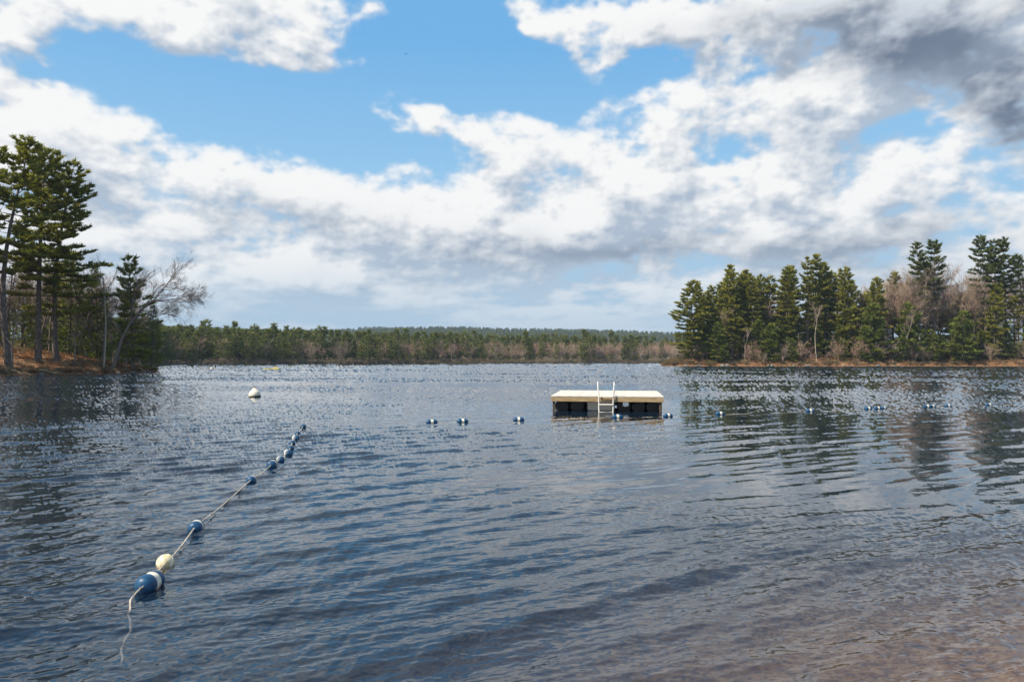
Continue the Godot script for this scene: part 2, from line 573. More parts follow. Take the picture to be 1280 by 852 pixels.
# a conifer: o holds height, bare (part of the trunk without crown), radius, gap between whorls, tuft length, blades, cols, seed and habit
func conifer(o: Dictionary) -> Dictionary:
	var r := RandomNumberGenerator.new()
	r.seed = o.seed
	var wood := Geo.new()
	var leaf := Geo.new()
	var H: float = o.height
	var r0: float = o.get("girth", H * 0.0105)
	var bend := Vector3(r.randfn(), 0, r.randfn()) * H * 0.012
	var lean: Vector3 = o.get("lean", Vector3.ZERO)
	var pts := PackedVector3Array()
	var rad := PackedFloat32Array()
	var segs: int = o.get("segments", 8)
	for k in segs + 1:
		var t := float(k) / segs
		pts.append(Vector3(0, -0.5 + (H + 0.5) * t, 0) + bend * sin(t * 4.0) + lean * t * t)
		rad.append(r0 * pow(1.0 - t, 0.8) * (1.35 if k == 0 else 1.0) + 0.01)
	wood.tube(pts, rad, o.get("sides", 7), Color(1, 1, 1))
	var bare: float = o.bare
	var y := bare * H
	var wide: float = o.radius
	var gap: float = o.gap
	var dark: Color = o.dark
	var light: Color = o.light
	var tl: float = o.tuft
	var blades: int = o.blades
	var turn := r.randf() * TAU
	var tiers: float = o.get("tiers", 0.0)                       # gaps between the plates of an old pine
	while y < H * 0.985:
		var t := clampf((y / H - bare) / (1.0 - bare), 0.0, 1.0)
		var axis := Vector3(0, y, 0) + bend * sin(y / H * 4.0) + lean * (y / H) * (y / H)
		var profile := pow(1.0 - t, o.get("point", 0.75)) * (0.45 + 0.55 * smooth(0.0, o.get("low", 0.2), t))
		var whorl := r.randf_range(1.0 - tiers, 1.0 + tiers * 0.45)
		var nb := r.randi_range(4, 6) if t < 0.9 else 4
		turn += r.randf() * 1.2
		for b in nb:
			var a := turn + TAU * b / nb + r.randfn() * 0.3
			if r.randf() < o.get("drop", 0.0): continue
			var side_pull: float = 1.0 + 0.3 * sin(a - o.get("pull_at", 0.0)) * o.get("pull", 0.0)
			var L: float = wide * profile * minf(1.15, whorl * side_pull * r.randf_range(0.6, 1.12)) + 0.2
			var rise: float = lerpf(o.get("rise_low", -0.05), o.get("rise_top", 0.75), pow(t, 1.4)) + r.randfn() * 0.1
			var flat := Vector3(sin(a), 0, cos(a))
			var tip := axis + flat * L + Vector3(0, L * rise, 0)
			var mid := axis + flat * L * 0.5 + Vector3(0, L * rise * 0.35 - 0.04 * L, 0)
			wood.tube(PackedVector3Array([axis, mid, tip]), PackedFloat32Array([0.014 * L + 0.012, 0.009 * L + 0.008, 0.005]), 3, Color(1, 1, 1))
			var across := Vector3(flat.z, 0, -flat.x)
			var count := int(maxf(3.0, L * o.density))
			var tone := shade_of(r, dark, light)
			for k in count:
				var s := lerpf(o.get("inner", 0.3), 1.02, pow(r.randf(), 0.75))
				var p := axis.lerp(mid, s * 2.0) if s < 0.5 else mid.lerp(tip, s * 2.0 - 1.0)
				var fan: float = L * o.get("fan", 0.3) * (1.15 - s) * r.randf_range(-1.0, 1.0)
				p += across * fan + Vector3(0, r.randfn() * o.get("fluff", 0.12) * tl + absf(fan) * 0.08, 0)
				tuft(leaf, r, p, (flat + across * signf(fan) * 0.5 + Vector3(0, 0.35 + rise * 0.4, 0)).normalized(), tl, blades, tone.lerp(shade_of(r, dark, light), 0.5))
		y += gap * r.randf_range(0.6, 1.4) * (1.0 - 0.45 * t)
	for k in 4:                                                  # leader
		tuft(leaf, r, Vector3(0, H * (0.97 + 0.01 * k), 0) + bend * sin(3.9) + lean, Vector3.UP, tl, blades, light)
	for k in int(o.get("stubs", 0)):                             # dead lower branches
		var yy := H * bare * r.randf_range(0.3, 1.15)
		var a := r.randf() * TAU
		var L := r.randf_range(0.6, 2.4)
		var f := Vector3(sin(a), r.randf_range(-0.25, 0.2), cos(a))
		wood.tube(PackedVector3Array([Vector3(0, yy, 0), Vector3(0, yy, 0) + f * L * 0.6, Vector3(0, yy + 0.2, 0) + f * L]), PackedFloat32Array([0.05, 0.03, 0.01]), 3, Color(0.8, 0.8, 0.8))
	return {"trunk": wood.mesh(), "crown": leaf.mesh()}

# limbs that fork and fork again
func limb(g: Geo, twigs: Geo, r: RandomNumberGenerator, at: Vector3, d: Vector3, length: float, radius: float, level: int, o: Dictionary) -> void:
	var segs := 4 if level < 2 else 3
	var pts := PackedVector3Array([at])
	var rad := PackedFloat32Array([radius])
	var dir := d
	for k in segs:
		dir = (dir + Vector3(r.randfn(), r.randfn(), r.randfn()) * o.get("wander", 0.13) + Vector3(0, o.get("up", 0.06), 0)).normalized()
		pts.append(pts[-1] + dir * length / segs)
		rad.append(radius * lerpf(1.0, 0.5, float(k + 1) / segs))
	var into := g if level < 2 else twigs
	into.tube(pts, rad, 6 if level == 0 else 4 if level == 1 else 3, Color(1, 1, 1) * r.randf_range(0.85, 1.1))
	var kids: Array = o.kids
	if level >= kids.size():
		for k in int(o.get("sprays", 5)):
			var p := pts[r.randi_range(1, segs)]
			var e := (dir + Vector3(r.randfn(), r.randfn() + 0.35, r.randfn()) * 0.65).normalized()
			var l: float = o.spray * r.randf_range(0.5, 1.3)
			var w: Vector3 = e.cross(Vector3(r.randfn(), r.randfn(), r.randfn())).normalized() * o.twig
			twigs.tri(p - w, p + e * l, p + w, Color(1, 1, 1) * r.randf_range(0.8, 1.2))
		return
	for k in int(kids[level]):
		var s := r.randf_range(o.get("from", 0.35) if level == 0 else 0.2, 1.0)
		var q := s * segs
		var p := pts[int(q)] if int(q) >= segs else pts[int(q)].lerp(pts[int(q) + 1], q - int(q))
		var out := dir.cross(Vector3(r.randfn(), r.randfn(), r.randfn())).normalized()
		var e: Vector3 = (d * r.randf_range(0.6, 1.0) + out * o.get("open", 0.75)).normalized()
		limb(g, twigs, r, p, e, length * o.get("shrink", 0.55) * r.randf_range(0.7, 1.15) * (1.25 - 0.5 * s if level == 0 else 1.0), radius * 0.5 * (1.2 - 0.5 * s), level + 1, o)

func bare_tree(o: Dictionary) -> Dictionary:
	var r := RandomNumberGenerator.new()
	r.seed = o.seed
	var g := Geo.new()
	var t := g if o.has("one") else Geo.new()
	for k in int(o.get("stems", 1)):
		var d: Vector3 = (Vector3.UP + Vector3(r.randfn(), 0, r.randfn()) * (0.04 if k == 0 else 0.16) + o.get("lean", Vector3.ZERO)).normalized()
		limb(g, t, r, Vector3(0, -0.4, 0), d, o.height * 0.72 * (1.0 - 0.12 * k), o.get("girth", o.height * 0.011), 0, o)
	if o.has("one"): return {"trunk": g.mesh()}
	return {"trunk": g.mesh(), "branches": t.mesh()}

# a tree as a thing: trunk and crown
func plant(kind: String, meshes: Dictionary, bark: Material, leaf: Material, at: Vector3, turn: float, scale_: Vector3, label: String, category: String, group := "") -> Node3D:
	var o := thing(kind, label, category, Transform3D((Basis(Vector3(cos(turn * 5.0), 0, sin(turn * 5.0)), 0.03 * sin(turn * 7.0)) * Basis(Vector3.UP, turn)).scaled_local(scale_), at), group)
	part("trunk", meshes.trunk, bark, o)
	if meshes.has("crown"): part("crown", meshes.crown, leaf, o)
	if meshes.has("branches"): part("branches", meshes.branches, leaf, o)
	return o


# ---------------------------------------------------------------- land
var land_noise := FastNoiseLite.new()

# land inside a closed outline: its height follows the distance from the shoreline (profile holds distance inland, height)
func land(called: String, outline: PackedVector2Array, shore: PackedVector2Array, profile: PackedVector2Array, material: Material, bump: float, step: float) -> MeshInstance3D:
	var lo := outline[0]
	var hi := outline[0]
	for p in outline:
		lo = lo.min(p)
		hi = hi.max(p)
	lo -= Vector2(4, 4)
	hi += Vector2(4, 4)
	var nx := int((hi.x - lo.x) / step) + 1
	var nz := int((hi.y - lo.y) / step) + 1
	var g := Geo.new()
	for a in nz:
		for b in nx:
			var p := lo + Vector2(b, a) * step
			var d := 1e9
			for k in shore.size() - 1:
				d = minf(d, p.distance_to(Geometry2D.get_closest_point_to_segment(p, shore[k], shore[k + 1])))
			if not Geometry2D.is_point_in_polygon(p, outline):
				d = -d
			d += land_noise.get_noise_2d(p.x * 6.0, p.y * 6.0) * 0.8
			var h := -1.5
			if d > profile[0].x:
				h = profile[-1].y
				for k in profile.size() - 1:
					if d < profile[k + 1].x:
						h = lerpf(profile[k].y, profile[k + 1].y, (d - profile[k].x) / (profile[k + 1].x - profile[k].x))
						break
			if h > 0.0:
				h += (land_noise.get_noise_2d(p.x * 3.0, p.y * 3.0) + 0.5 * land_noise.get_noise_2d(p.x * 13.0, p.y * 13.0)) * bump * minf(1.0, h)
			g.v.append(Vector3(p.x, h, p.y))
	for a in nz - 1:
		for b in nx - 1:
			var p := a * nx + b
			if maxf(maxf(g.v[p].y, g.v[p + 1].y), maxf(g.v[p + nx].y, g.v[p + nx + 1].y)) > -1.45:
				for q in [p, p + 1, p + nx, p + 1, p + nx + 1, p + nx]:
					g.i.append(q)
	g.n.resize(g.v.size())
	for k in range(0, g.i.size(), 3):
		var nn := (g.v[g.i[k + 2]] - g.v[g.i[k]]).cross(g.v[g.i[k + 1]] - g.v[g.i[k]])
		for j in 3:
			g.n[g.i[k + j]] += nn
	for k in g.n.size():
		g.n[k] = g.n[k].normalized() if g.n[k].length() > 0.0 else Vector3.UP
	return structure(called, g.mesh(), material)

func litter(cols: Array, seed_: int) -> StandardMaterial3D:
	var m := matte(Color(1, 1, 1), 0.95)
	m.albedo_texture = grain(cols, 0.02, seed_, 512, 6)
	m.uv1_triplanar = true
	m.uv1_world_triplanar = true
	m.uv1_scale = Vector3(0.16, 0.16, 0.16)
	m.normal_enabled = true
	m.normal_texture = M.relief
	m.normal_scale = 1.2
	return m

# one low plant or litter piece repeated many times over a strip of ground
func strew(called: String, m: Mesh, material: Material, places: Array, label: String) -> void:
	var mm := MultiMesh.new()
	mm.transform_format = MultiMesh.TRANSFORM_3D
	mm.use_colors = true
	mm.mesh = m
	mm.instance_count = places.size()
	for k in places.size():
		mm.set_instance_transform(k, places[k][0])
		mm.set_instance_color(k, places[k][1])
	var o := MultiMeshInstance3D.new()
	o.name = numbered(called)
	o.multimesh = mm
	o.material_override = material
	add_child(o)
	tag(o, label, "", "", "stuff")

func rock_mesh(seed_: int) -> ArrayMesh:
	var r := RandomNumberGenerator.new()
	r.seed = seed_
	var s := SphereMesh.new()
	s.radius = 0.5
	s.height = 1.0
	s.radial_segments = 9
	s.rings = 5
	var a := s.get_mesh_arrays()
	var g := Geo.new()
	var vs: PackedVector3Array = a[Mesh.ARRAY_VERTEX]
	var f := FastNoiseLite.new()
	f.seed = seed_
	f.frequency = 1.1
	for k in vs.size():
		var p := vs[k].normalized()
		vs[k] = p * (0.5 + 0.28 * f.get_noise_3d(p.x, p.y, p.z)) * Vector3(1.0, 0.62, 0.85)
	var idx: PackedInt32Array = a[Mesh.ARRAY_INDEX]
	for k in range(0, idx.size(), 3):
		if vs[idx[k]].distance_to(vs[idx[k + 1]]) > 0.001 and vs[idx[k]].distance_to(vs[idx[k + 2]]) > 0.001 and vs[idx[k + 1]].distance_to(vs[idx[k + 2]]) > 0.001:
			g.tri(vs[idx[k]], vs[idx[k + 1]], vs[idx[k + 2]], Color(1, 1, 1) * r.randf_range(0.9, 1.05))
	return g.mesh()


# ---------------------------------------------------------------- things on the water
func ordinal(k: int) -> String:
	return ["first", "second", "third", "fourth", "fifth", "sixth", "seventh", "eighth", "ninth", "tenth", "eleventh", "twelfth", "thirteenth", "fourteenth", "fifteenth"][k]

# a rope float: blue ends, a white band, a collar at each end; its length lies along local x
func float_thing(at: Vector3, along: Vector3, radius: float, length: float, label: String, group: String, tilt := 0.0) -> Node3D:
	var x := along.normalized()
	var z := x.cross(Vector3.UP).normalized()
	var o := thing("rope_float", label, "float", Transform3D(Basis(x, z.cross(x), z) * Basis(Vector3.RIGHT, tilt), at), group)
	var to_x := Transform3D(Basis(Vector3(0, -1, 0), Vector3(1, 0, 0), Vector3(0, 0, 1)), Vector3.ZERO)
	var h := length * 0.5
	for s in [-1.0, 1.0]:
		var prof := PackedVector2Array()
		for k in 14:
			var t := pow(k / 13.0, 1.6)
			prof.append(Vector2(radius * (0.14 + 0.86 * pow(1.0 - pow(1.0 - t, 3.0), 0.5)), -h + t * (h - length * 0.115)))
		var g := Geo.new()
		g.lathe(to_x, prof, 20, Color(1, 1, 1))
		g.lathe(to_x, PackedVector2Array([Vector2(radius * 0.12, -h - 0.012), Vector2(radius * 0.2, -h - 0.01), Vector2(radius * 0.22, -h + 0.012)]), 12, Color(1, 1, 1))
		part("end", g.mesh(), M.float_blue, o, Transform3D(Basis(Vector3.UP, 0.0 if s < 0 else PI), Vector3.ZERO))
	var b := length * 0.118
	var w := Geo.new()
	w.lathe(to_x, PackedVector2Array([Vector2(radius * 0.98, -b), Vector2(radius * 0.965, -b * 0.8), Vector2(radius * 0.965, 0), Vector2(radius * 0.965, b * 0.8), Vector2(radius * 0.98, b)]), 20, Color(1, 1, 1))
	part("band", w.mesh(), M.float_white, o)
	return o

func ball_mesh(radius: float, squash := 1.0) -> ArrayMesh:
	var g := Geo.new()
	var prof := PackedVector2Array()
	for k in 17:
		var a := -PI / 2 + PI * k / 16.0
		prof.append(Vector2(maxf(0.001, cos(a) * radius), sin(a) * radius * squash))
	g.lathe(Transform3D(), prof, 28, Color(1, 1, 1))
	return g.mesh()

# a laid rope of three strands along a path
func rope_mesh(path: PackedVector3Array, radius: float, twisted: bool) -> ArrayMesh:
	var g := Geo.new()
	var fine := PackedVector3Array()
	var step := 0.014 if twisted else 0.12
	for k in path.size() - 1:
		var n := int(maxf(1.0, path[k].distance_to(path[k + 1]) / step))
		for j in n:
			fine.append(path[k].lerp(path[k + 1], float(j) / n))
	fine.append(path[-1])
	if not twisted:
		var rr := PackedFloat32Array()
		rr.resize(fine.size())
		rr.fill(radius)
		g.tube(fine, rr, 5, Color(1, 1, 1))
		return g.mesh()
	for strand in 3:
		var p := PackedVector3Array()
		var rr := PackedFloat32Array()
		var run := 0.0
		for k in fine.size():
			var along := (fine[mini(k + 1, fine.size() - 1)] - fine[maxi(k - 1, 0)]).normalized()
			var s := along.cross(Vector3.UP).normalized()
			if k > 0: run += fine[k].distance_to(fine[k - 1])
			var a := run / 0.085 * TAU + strand * TAU / 3.0
			p.append(fine[k] + (s * cos(a) + s.cross(along) * sin(a)) * radius * 0.55)
			rr.append(radius * 0.55)
		g.tube(p, rr, 4, Color(1, 1, 1) * (0.94 + 0.05 * strand))
	return g.mesh()

func make_raft() -> void:
	var r := RandomNumberGenerator.new()
	r.seed = 31
	# the middle of the deck; local x runs along the front edge, local -z away from the beach
	var raft := thing("swim_raft", "square wooden swim raft with pale plank deck floating offshore", "raft", Transform3D(Basis(Vector3.UP, deg_to_rad(-8.5)), Vector3(3.42, 0, -25.75)))
	var w := 3.68
	var l := 4.3
	var top := 0.515
	var n := 26
	var pitch := l / n
	var board_meshes := []
	for k in 4:
		var g := Geo.new()
		g.box(Transform3D(), Vector3(w, 0.036, pitch - 0.009), 0.004, Color(1, 1, 1) * [1.0, 0.93, 0.97, 0.88][k])
		board_meshes.append(g.mesh())
	for k in n:
		part("plank", board_meshes[r.randi() % 4], M.deck, raft, Transform3D(Basis(Vector3.UP, r.randfn() * 0.0008), Vector3(r.randfn() * 0.006, top - 0.018 + r.randfn() * 0.0012, -l * 0.5 + (k + 0.5) * pitch)))
	# skirt boards under the deck's edge
	for q in [[Vector3(0, top - 0.115, l * 0.5 - 0.03), Vector3(w - 0.02, 0.152, 0.04)], [Vector3(0, top - 0.115, -l * 0.5 + 0.03), Vector3(w - 0.02, 0.152, 0.04)], [Vector3(w * 0.5 - 0.03, top - 0.115, 0), Vector3(0.04, 0.152, l - 0.104)], [Vector3(-w * 0.5 + 0.03, top - 0.115, 0), Vector3(0.04, 0.152, l - 0.104)]]:
		var g := Geo.new()
		g.box(Transform3D(), q[1], 0.006, Color(1, 1, 1))
		part("skirt_board", g.mesh(), M.skirt, raft, Transform3D(Basis(), q[0]))
	for k in 5:                                                   # joists
		var g := Geo.new()
		g.box(Transform3D(), Vector3(0.05, 0.14, l - 0.12), 0.004, Color(1, 1, 1))
		part("joist", g.mesh(), M.dark_wood, raft, Transform3D(Basis(), Vector3(-w * 0.36 + w * 0.18 * k, top - 0.11, 0)))
	for sx in [-1.0, 1.0]:                                        # corner posts
		for sz in [-1.0, 1.0]:
			var g := Geo.new()
			g.box(Transform3D(), Vector3(0.085, 0.62, 0.085), 0.008, Color(1, 1, 1))
			part("corner_post", g.mesh(), M.dark_wood, raft, Transform3D(Basis(), Vector3(sx * (w * 0.5 - 0.1), top - 0.35, sz * (l * 0.5 - 0.1))))
	# flotation under the frame: dark drums lying in rows, with two pale blocks
	for row in 2:
		for k in 5:
			var g := Geo.new()
			var rr := 0.235
			g.lathe(Transform3D(Basis(Vector3.RIGHT, PI / 2), Vector3.ZERO), PackedVector2Array([Vector2(0.01, -0.62), Vector2(rr * 0.9, -0.62), Vector2(rr, -0.58), Vector2(rr, -0.22), Vector2(rr * 1.04, -0.2), Vector2(rr, -0.18), Vector2(rr, 0.18), Vector2(rr * 1.04, 0.2), Vector2(rr, 0.22), Vector2(rr, 0.58), Vector2(rr * 0.9, 0.62), Vector2(0.01, 0.62)]), 18, Color(1, 1, 1))
			part("drum", g.mesh(), M.drum, raft, Transform3D(Basis(), Vector3([-1.5, -0.98, 0.56, 1.04, 1.52][k], 0.145, 1.2 - row * 2.3)))
	for q in [[Vector3(-0.2, 0.2, l * 0.5 - 0.85), Vector3(0.9, 0.4, 0.9), M.foam_grey], [Vector3(0.62, 0.27, l * 0.5 - 0.16), Vector3(0.2, 0.2, 0.16), M.foam_white]]:
		var g := Geo.new()
		g.box(Transform3D(), q[1], 0.03, Color(1, 1, 1))
		part("float_block", g.mesh(), q[2], raft, Transform3D(Basis(), q[0]))
	# cross beam behind the ladder
	var cb := Geo.new()
	cb.box(Transform3D(), Vector3(w - 0.3, 0.12, 0.06), 0.006, Color(1, 1, 1))
	part("cross_beam", cb.mesh(), M.dark_wood, raft, Transform3D(Basis(), Vector3(0, 0.12, -0.3)))
	# ladder on the front edge: two rails that rise over the deck, bend over the edge and go down into the water
	var lad := Node3D.new()
	lad.name = "ladder"
	raft.add_child(lad)
	lad.position = Vector3(-0.02, 0, l * 0.5)
	for s in [-1.0, 1.0]:
		var x: float = s * 0.265
		var up := PackedVector3Array([Vector3(x, top, -0.22), Vector3(x, top + 0.33, -0.22), Vector3(x, top + 0.41, -0.19), Vector3(x, top + 0.445, -0.11), Vector3(x, top + 0.42, -0.02), Vector3(x, top + 0.33, 0.05), Vector3(x * 0.9, top + 0.1, 0.07), Vector3(x * 0.86, -0.05, 0.07), Vector3(x * 0.86, -0.55, 0.07)])
		var rr := PackedFloat32Array()
		rr.resize(up.size())
		rr.fill(0.021)
		var g := Geo.new()
		g.tube(up, rr, 8, Color(1, 1, 1))
		part("rail", g.mesh(), M.ladder, lad)
		var f := Geo.new()
		f.box(Transform3D(), Vector3(0.09, 0.012, 0.09), 0.003, Color(1, 1, 1))
		part("foot_plate", f.mesh(), M.ladder, lad, Transform3D(Basis(), Vector3(x, top + 0.008, -0.22)))
	for k in 4:
		var g := Geo.new()
		g.box(Transform3D(), Vector3(0.45, 0.035, 0.075), 0.008, Color(1, 1, 1))
		part("rung", g.mesh(), M.ladder, lad, Transform3D(Basis(), Vector3(0, top - 0.02 - k * 0.255, 0.075)))

func make_lines() -> void:
	var r := RandomNumberGenerator.new()
	r.seed = 12
	# the rope that runs out from the beach on the left, with the floats threaded on it
	var near := [[-2.72, -5.45, 0.076, 0.25], [-3.16, -7.24, 0.07, 0.21], [-3.62, -10.05, 0.067, 0.2], [-3.82, -11.5, 0.078, 0.22], [-3.88, -12.1, 0.06, 0.16], [-4.02, -12.95, 0.066, 0.22], [-4.19, -13.65, 0.065, 0.21], [-4.42, -14.5, 0.065, 0.21], [-4.62, -15.4, 0.067, 0.22], [-4.86, -16.35, 0.065, 0.21], [-5.24, -18.1, 0.072, 0.24]]
	var path := PackedVector3Array([Vector3(-2.31, -0.09, -4.3), Vector3(-2.39, -0.05, -4.46), Vector3(-2.43, -0.015, -4.64), Vector3(-2.57, 0.0, -4.86), Vector3(-2.68, 0.03, -5.12)])
	for q in near:
		path.append(Vector3(q[0], 0.045, q[1]))
	var curve := PackedVector3Array()
	for k in path.size() - 1:
		for j in 6:
			var t := j / 6.0
			var p := path[k].lerp(path[k + 1], t)
			p.y += -0.02 * sin(t * PI) if path[k].distance_to(path[k + 1]) > 1.2 else 0.0
			p.x += 0.006 * sin(k * 2.1 + j)
			curve.append(p)
	curve.append(path[-1])
	var rope := part(numbered("swim_rope"), rope_mesh(curve, 0.0075, true), M.rope, self)
	tag(rope, "pale twisted rope threaded with blue floats, running out on the left", "rope", "swim ropes")
	for k in near.size():
		var q: Array = near[k]
		var here := Vector3(q[0], 0.028, q[1])
		var back := Vector3(near[maxi(k - 1, 0)][0], 0, near[maxi(k - 1, 0)][1])
		var fore := Vector3(near[mini(k + 1, near.size() - 1)][0], 0, near[mini(k + 1, near.size() - 1)][1])
		var d := (fore - back).normalized()
		if k == 0: d = Vector3(0.06, 0, -0.99).normalized()
		if k in [4, 5, 8]: d = d.rotated(Vector3.UP, 0.5)
		var label: String = "blue float with white band, %s from the far end of the left rope" % ordinal(near.size() - 1 - k)
		if k == 0: label = "large blue float with white band, nearest the beach on the left rope"
		if k == 1: label = "blue float with white band just beyond the yellowed white ball float"
		if k == 2: label = "lone blue float midway along the taut part of the left rope"
		if k == near.size() - 1: label = "blue and white float at the far end of the left rope"
		float_thing(here, d, q[2], q[3], label, "floats on the left swim rope", r.randf() * 2.0)
	var ball := thing("ball_float", "yellowed white ball float beside the nearest blue float", "float", Transform3D(Basis(), Vector3(-2.87, 0.022, -6.0)))
	part("shell", ball_mesh(0.07), M.float_old, ball)
	var seam := Geo.new()
	seam.lathe(Transform3D(), PackedVector2Array([Vector2(0.069, -0.006), Vector2(0.073, -0.003), Vector2(0.073, 0.003), Vector2(0.069, 0.006)]), 28, Color(1, 1, 1))
	part("seam", seam.mesh(), M.float_old, ball, Transform3D(Basis(Vector3(1, 0, 0.3).normalized(), 1.1), Vector3.ZERO))
	# the rope across the swimming area
	var far := [[-2.16, -19.4], [-1.35, -19.65], [0.18, -20.2], [3.1, -21.2], [4.66, -21.55], [6.45, -22.35], [9.75, -23.6], [12.2, -24.7], [12.6, -24.85], [12.86, -24.95], [14.82, -25.75], [15.07, -25.85], [15.78, -26.1], [17.7, -26.75]]
	var across := PackedVector3Array([Vector3(-5.24, 0.02, -18.1), Vector3(-4.2, -0.12, -18.6), Vector3(-3.0, -0.03, -19.1)])
	for q in far:
		across.append(Vector3(q[0], -0.006, q[1]))
	across.append(Vector3(20.5, 0.0, -27.7))
	across.append(Vector3(26.0, 0.0, -29.4))
	var line := PackedVector3Array()
	for k in across.size() - 1:
		for j in 8:
			var p := across[k].lerp(across[k + 1], j / 8.0)
			p.y += 0.008 * sin(k * 3.0 + j * 1.9)
			line.append(p)
	line.append(across[-1])
	var cross_rope := part(numbered("swim_rope"), rope_mesh(line, 0.009, false), M.rope, self)
	tag(cross_rope, "thin floating rope strung across the water before the raft", "rope", "swim ropes")
	for k in far.size():
		var q: Array = far[k]
		float_thing(Vector3(q[0], 0.03, q[1]), Vector3(1, 0, -0.3 + r.randfn() * 0.15), 0.07, 0.31 if k != 9 else 0.24, "blue float with white band, %s from the left on the rope across" % ordinal(k), "floats on the rope across the swimming area", r.randf() * 2.0)

func make_buoys() -> void:
	var b := thing("mooring_buoy", "round white mooring buoy with an eye on top, left of the raft", "buoy", Transform3D(Basis(Vector3(0, 0, 1), 0.07), Vector3(-11.75, 0.11, -32.9)))
	part("hull", ball_mesh(0.26, 0.95), M.float_white, b)
	var band := Geo.new()
	band.lathe(Transform3D(), PackedVector2Array([Vector2(0.262, -0.16), Vector2(0.265, -0.1), Vector2(0.262, -0.045)]), 28, Color(1, 1, 1))
	part("weed_band", band.mesh(), M.weed, b)
	var cone := Geo.new()
	cone.lathe(Transform3D(), PackedVector2Array([Vector2(0.15, 0.2), Vector2(0.075, 0.27), Vector2(0.05, 0.3), Vector2(0.001, 0.31)]), 18, Color(1, 1, 1))
	part("cap", cone.mesh(), M.float_white, b)
	var eye := TorusMesh.new()
	eye.inner_radius = 0.03
	eye.outer_radius = 0.052
	eye.rings = 20
	eye.ring_segments = 8
	part("eye", eye, M.rusty, b, Transform3D(Basis(Vector3.RIGHT, PI / 2), Vector3(0, 0.345, 0)))
	var w := thing("marker_buoy", "tiny white ball buoy far out before the distant shore", "buoy", Transform3D(Basis(), Vector3(-53.0, 0.1, -127.0)))
	part("hull", ball_mesh(0.26), M.float_white, w)
	part("cap", CylinderMesh.new(), M.float_white, w, Transform3D(Basis().scaled(Vector3(0.1, 0.05, 0.1)), Vector3(0, 0.27, 0)))
	var s := thing("spar_buoy", "tiny black topped spar buoy beside the far white ball buoy", "buoy", Transform3D(Basis(Vector3(0, 0, 1), -0.1), Vector3(-55.3, 0.0, -134.0)))
	var g := Geo.new()
	g.lathe(Transform3D(), PackedVector2Array([Vector2(0.12, -0.4), Vector2(0.13, 0.3), Vector2(0.11, 0.33)]), 14, Color(1, 1, 1))
	part("body", g.mesh(), M.float_white, s)
	var t := Geo.new()
	t.lathe(Transform3D(), PackedVector2Array([Vector2(0.11, 0.33), Vector2(0.14, 0.36), Vector2(0.14, 0.62), Vector2(0.001, 0.66)]), 14, Color(1, 1, 1))
	part("top", t.mesh(), M.drum, s)
	# a yellow float lying far out
	var y := thing("yellow_raft", "low yellow raft floating far out on the left", "raft", Transform3D(Basis(Vector3.UP, 0.12), Vector3(-42.4, 0.0, -127.0)))
	for k in 2:
		var h := Geo.new()
		h.box(Transform3D(), Vector3(1.36, 0.2, 1.5), 0.07, Color(1, 1, 1))
		part("pontoon", h.mesh(), M.yellow, y, Transform3D(Basis(), Vector3(-0.71 + 1.42 * k, 0.08, 0)))
	var d := Geo.new()
	d.box(Transform3D(), Vector3(1.0, 0.1, 0.8), 0.05, Color(1, 1, 1))
	part("seat", d.mesh(), M.yellow, y, Transform3D(Basis(), Vector3(0.62, 0.25, -0.1)))
	var e := Geo.new()
	e.box(Transform3D(), Vector3(0.42, 0.2, 0.1), 0.03, Color(1, 1, 1))
	part("backrest", e.mesh(), M.tan, y, Transform3D(Basis(Vector3.RIGHT, -0.2), Vector3(0.6, 0.4, -0.42)))
	# a bird in the sky
	var bird := Geo.new()
	for sgn in [-1.0, 1.0]:
		bird.tri(Vector3(0, 0, -0.07), Vector3(sgn * 0.19, 0.07, -0.09), Vector3(0, 0, 0.06), Color(1, 1, 1))
		bird.tri(Vector3(sgn * 0.19, 0.07, -0.09), Vector3(sgn * 0.42, 0.02, 0.03), Vector3(0, 0, 0.06), Color(1, 1, 1))
	var body := Geo.new()
	body.tube(PackedVector3Array([Vector3(0, 0, -0.2), Vector3(0, 0.01, -0.13), Vector3(0, 0, 0.0), Vector3(0, 0, 0.13), Vector3(0, 0.01, 0.26)]), PackedFloat32Array([0.008, 0.035, 0.055, 0.035, 0.03]), 7, Color(1, 1, 1))
	var bb := thing("bird", "small dark bird flying high against the blue sky", "bird", Transform3D(Basis(Vector3(0, 1, 0), 1.0) * Basis(Vector3(0, 0, 1), 0.5), Vector3(-17.9, 53.2, -120.0)))
	part("body", body.mesh(), M.drum, bb)
	part("wings", bird.mesh(), M.drum, bb)


# ---------------------------------------------------------------- woods
var left_shore := PackedVector2Array([Vector2(-70, -22), Vector2(-64, -40), Vector2(-60, -56), Vector2(-55.6, -69), Vector2(-53.2, -75.5), Vector2(-52.4, -80), Vector2(-50.4, -84), Vector2(-48.6, -88), Vector2(-47.2, -92.5), Vector2(-47.6, -97), Vector2(-51, -103), Vector2(-60, -113), Vector2(-80, -128)])
var right_shore := PackedVector2Array([Vector2(70, -262), Vector2(54, -236), Vector2(44.5, -214), Vector2(41.2, -200), Vector2(42.5, -193), Vector2(52, -190.5), Vector2(70, -192), Vector2(90, -189.5), Vector2(110, -192), Vector2(135, -189), Vector2(165, -186), Vector2(205, -180)])
var far_shore := PackedVector2Array([Vector2(-210, -250), Vector2(-138, -252), Vector2(-117, -270), Vector2(-80, -300), Vector2(-44, -330), Vector2(0, -352), Vector2(50, -375), Vector2(95, -390), Vector2(160, -400), Vector2(230, -405)])
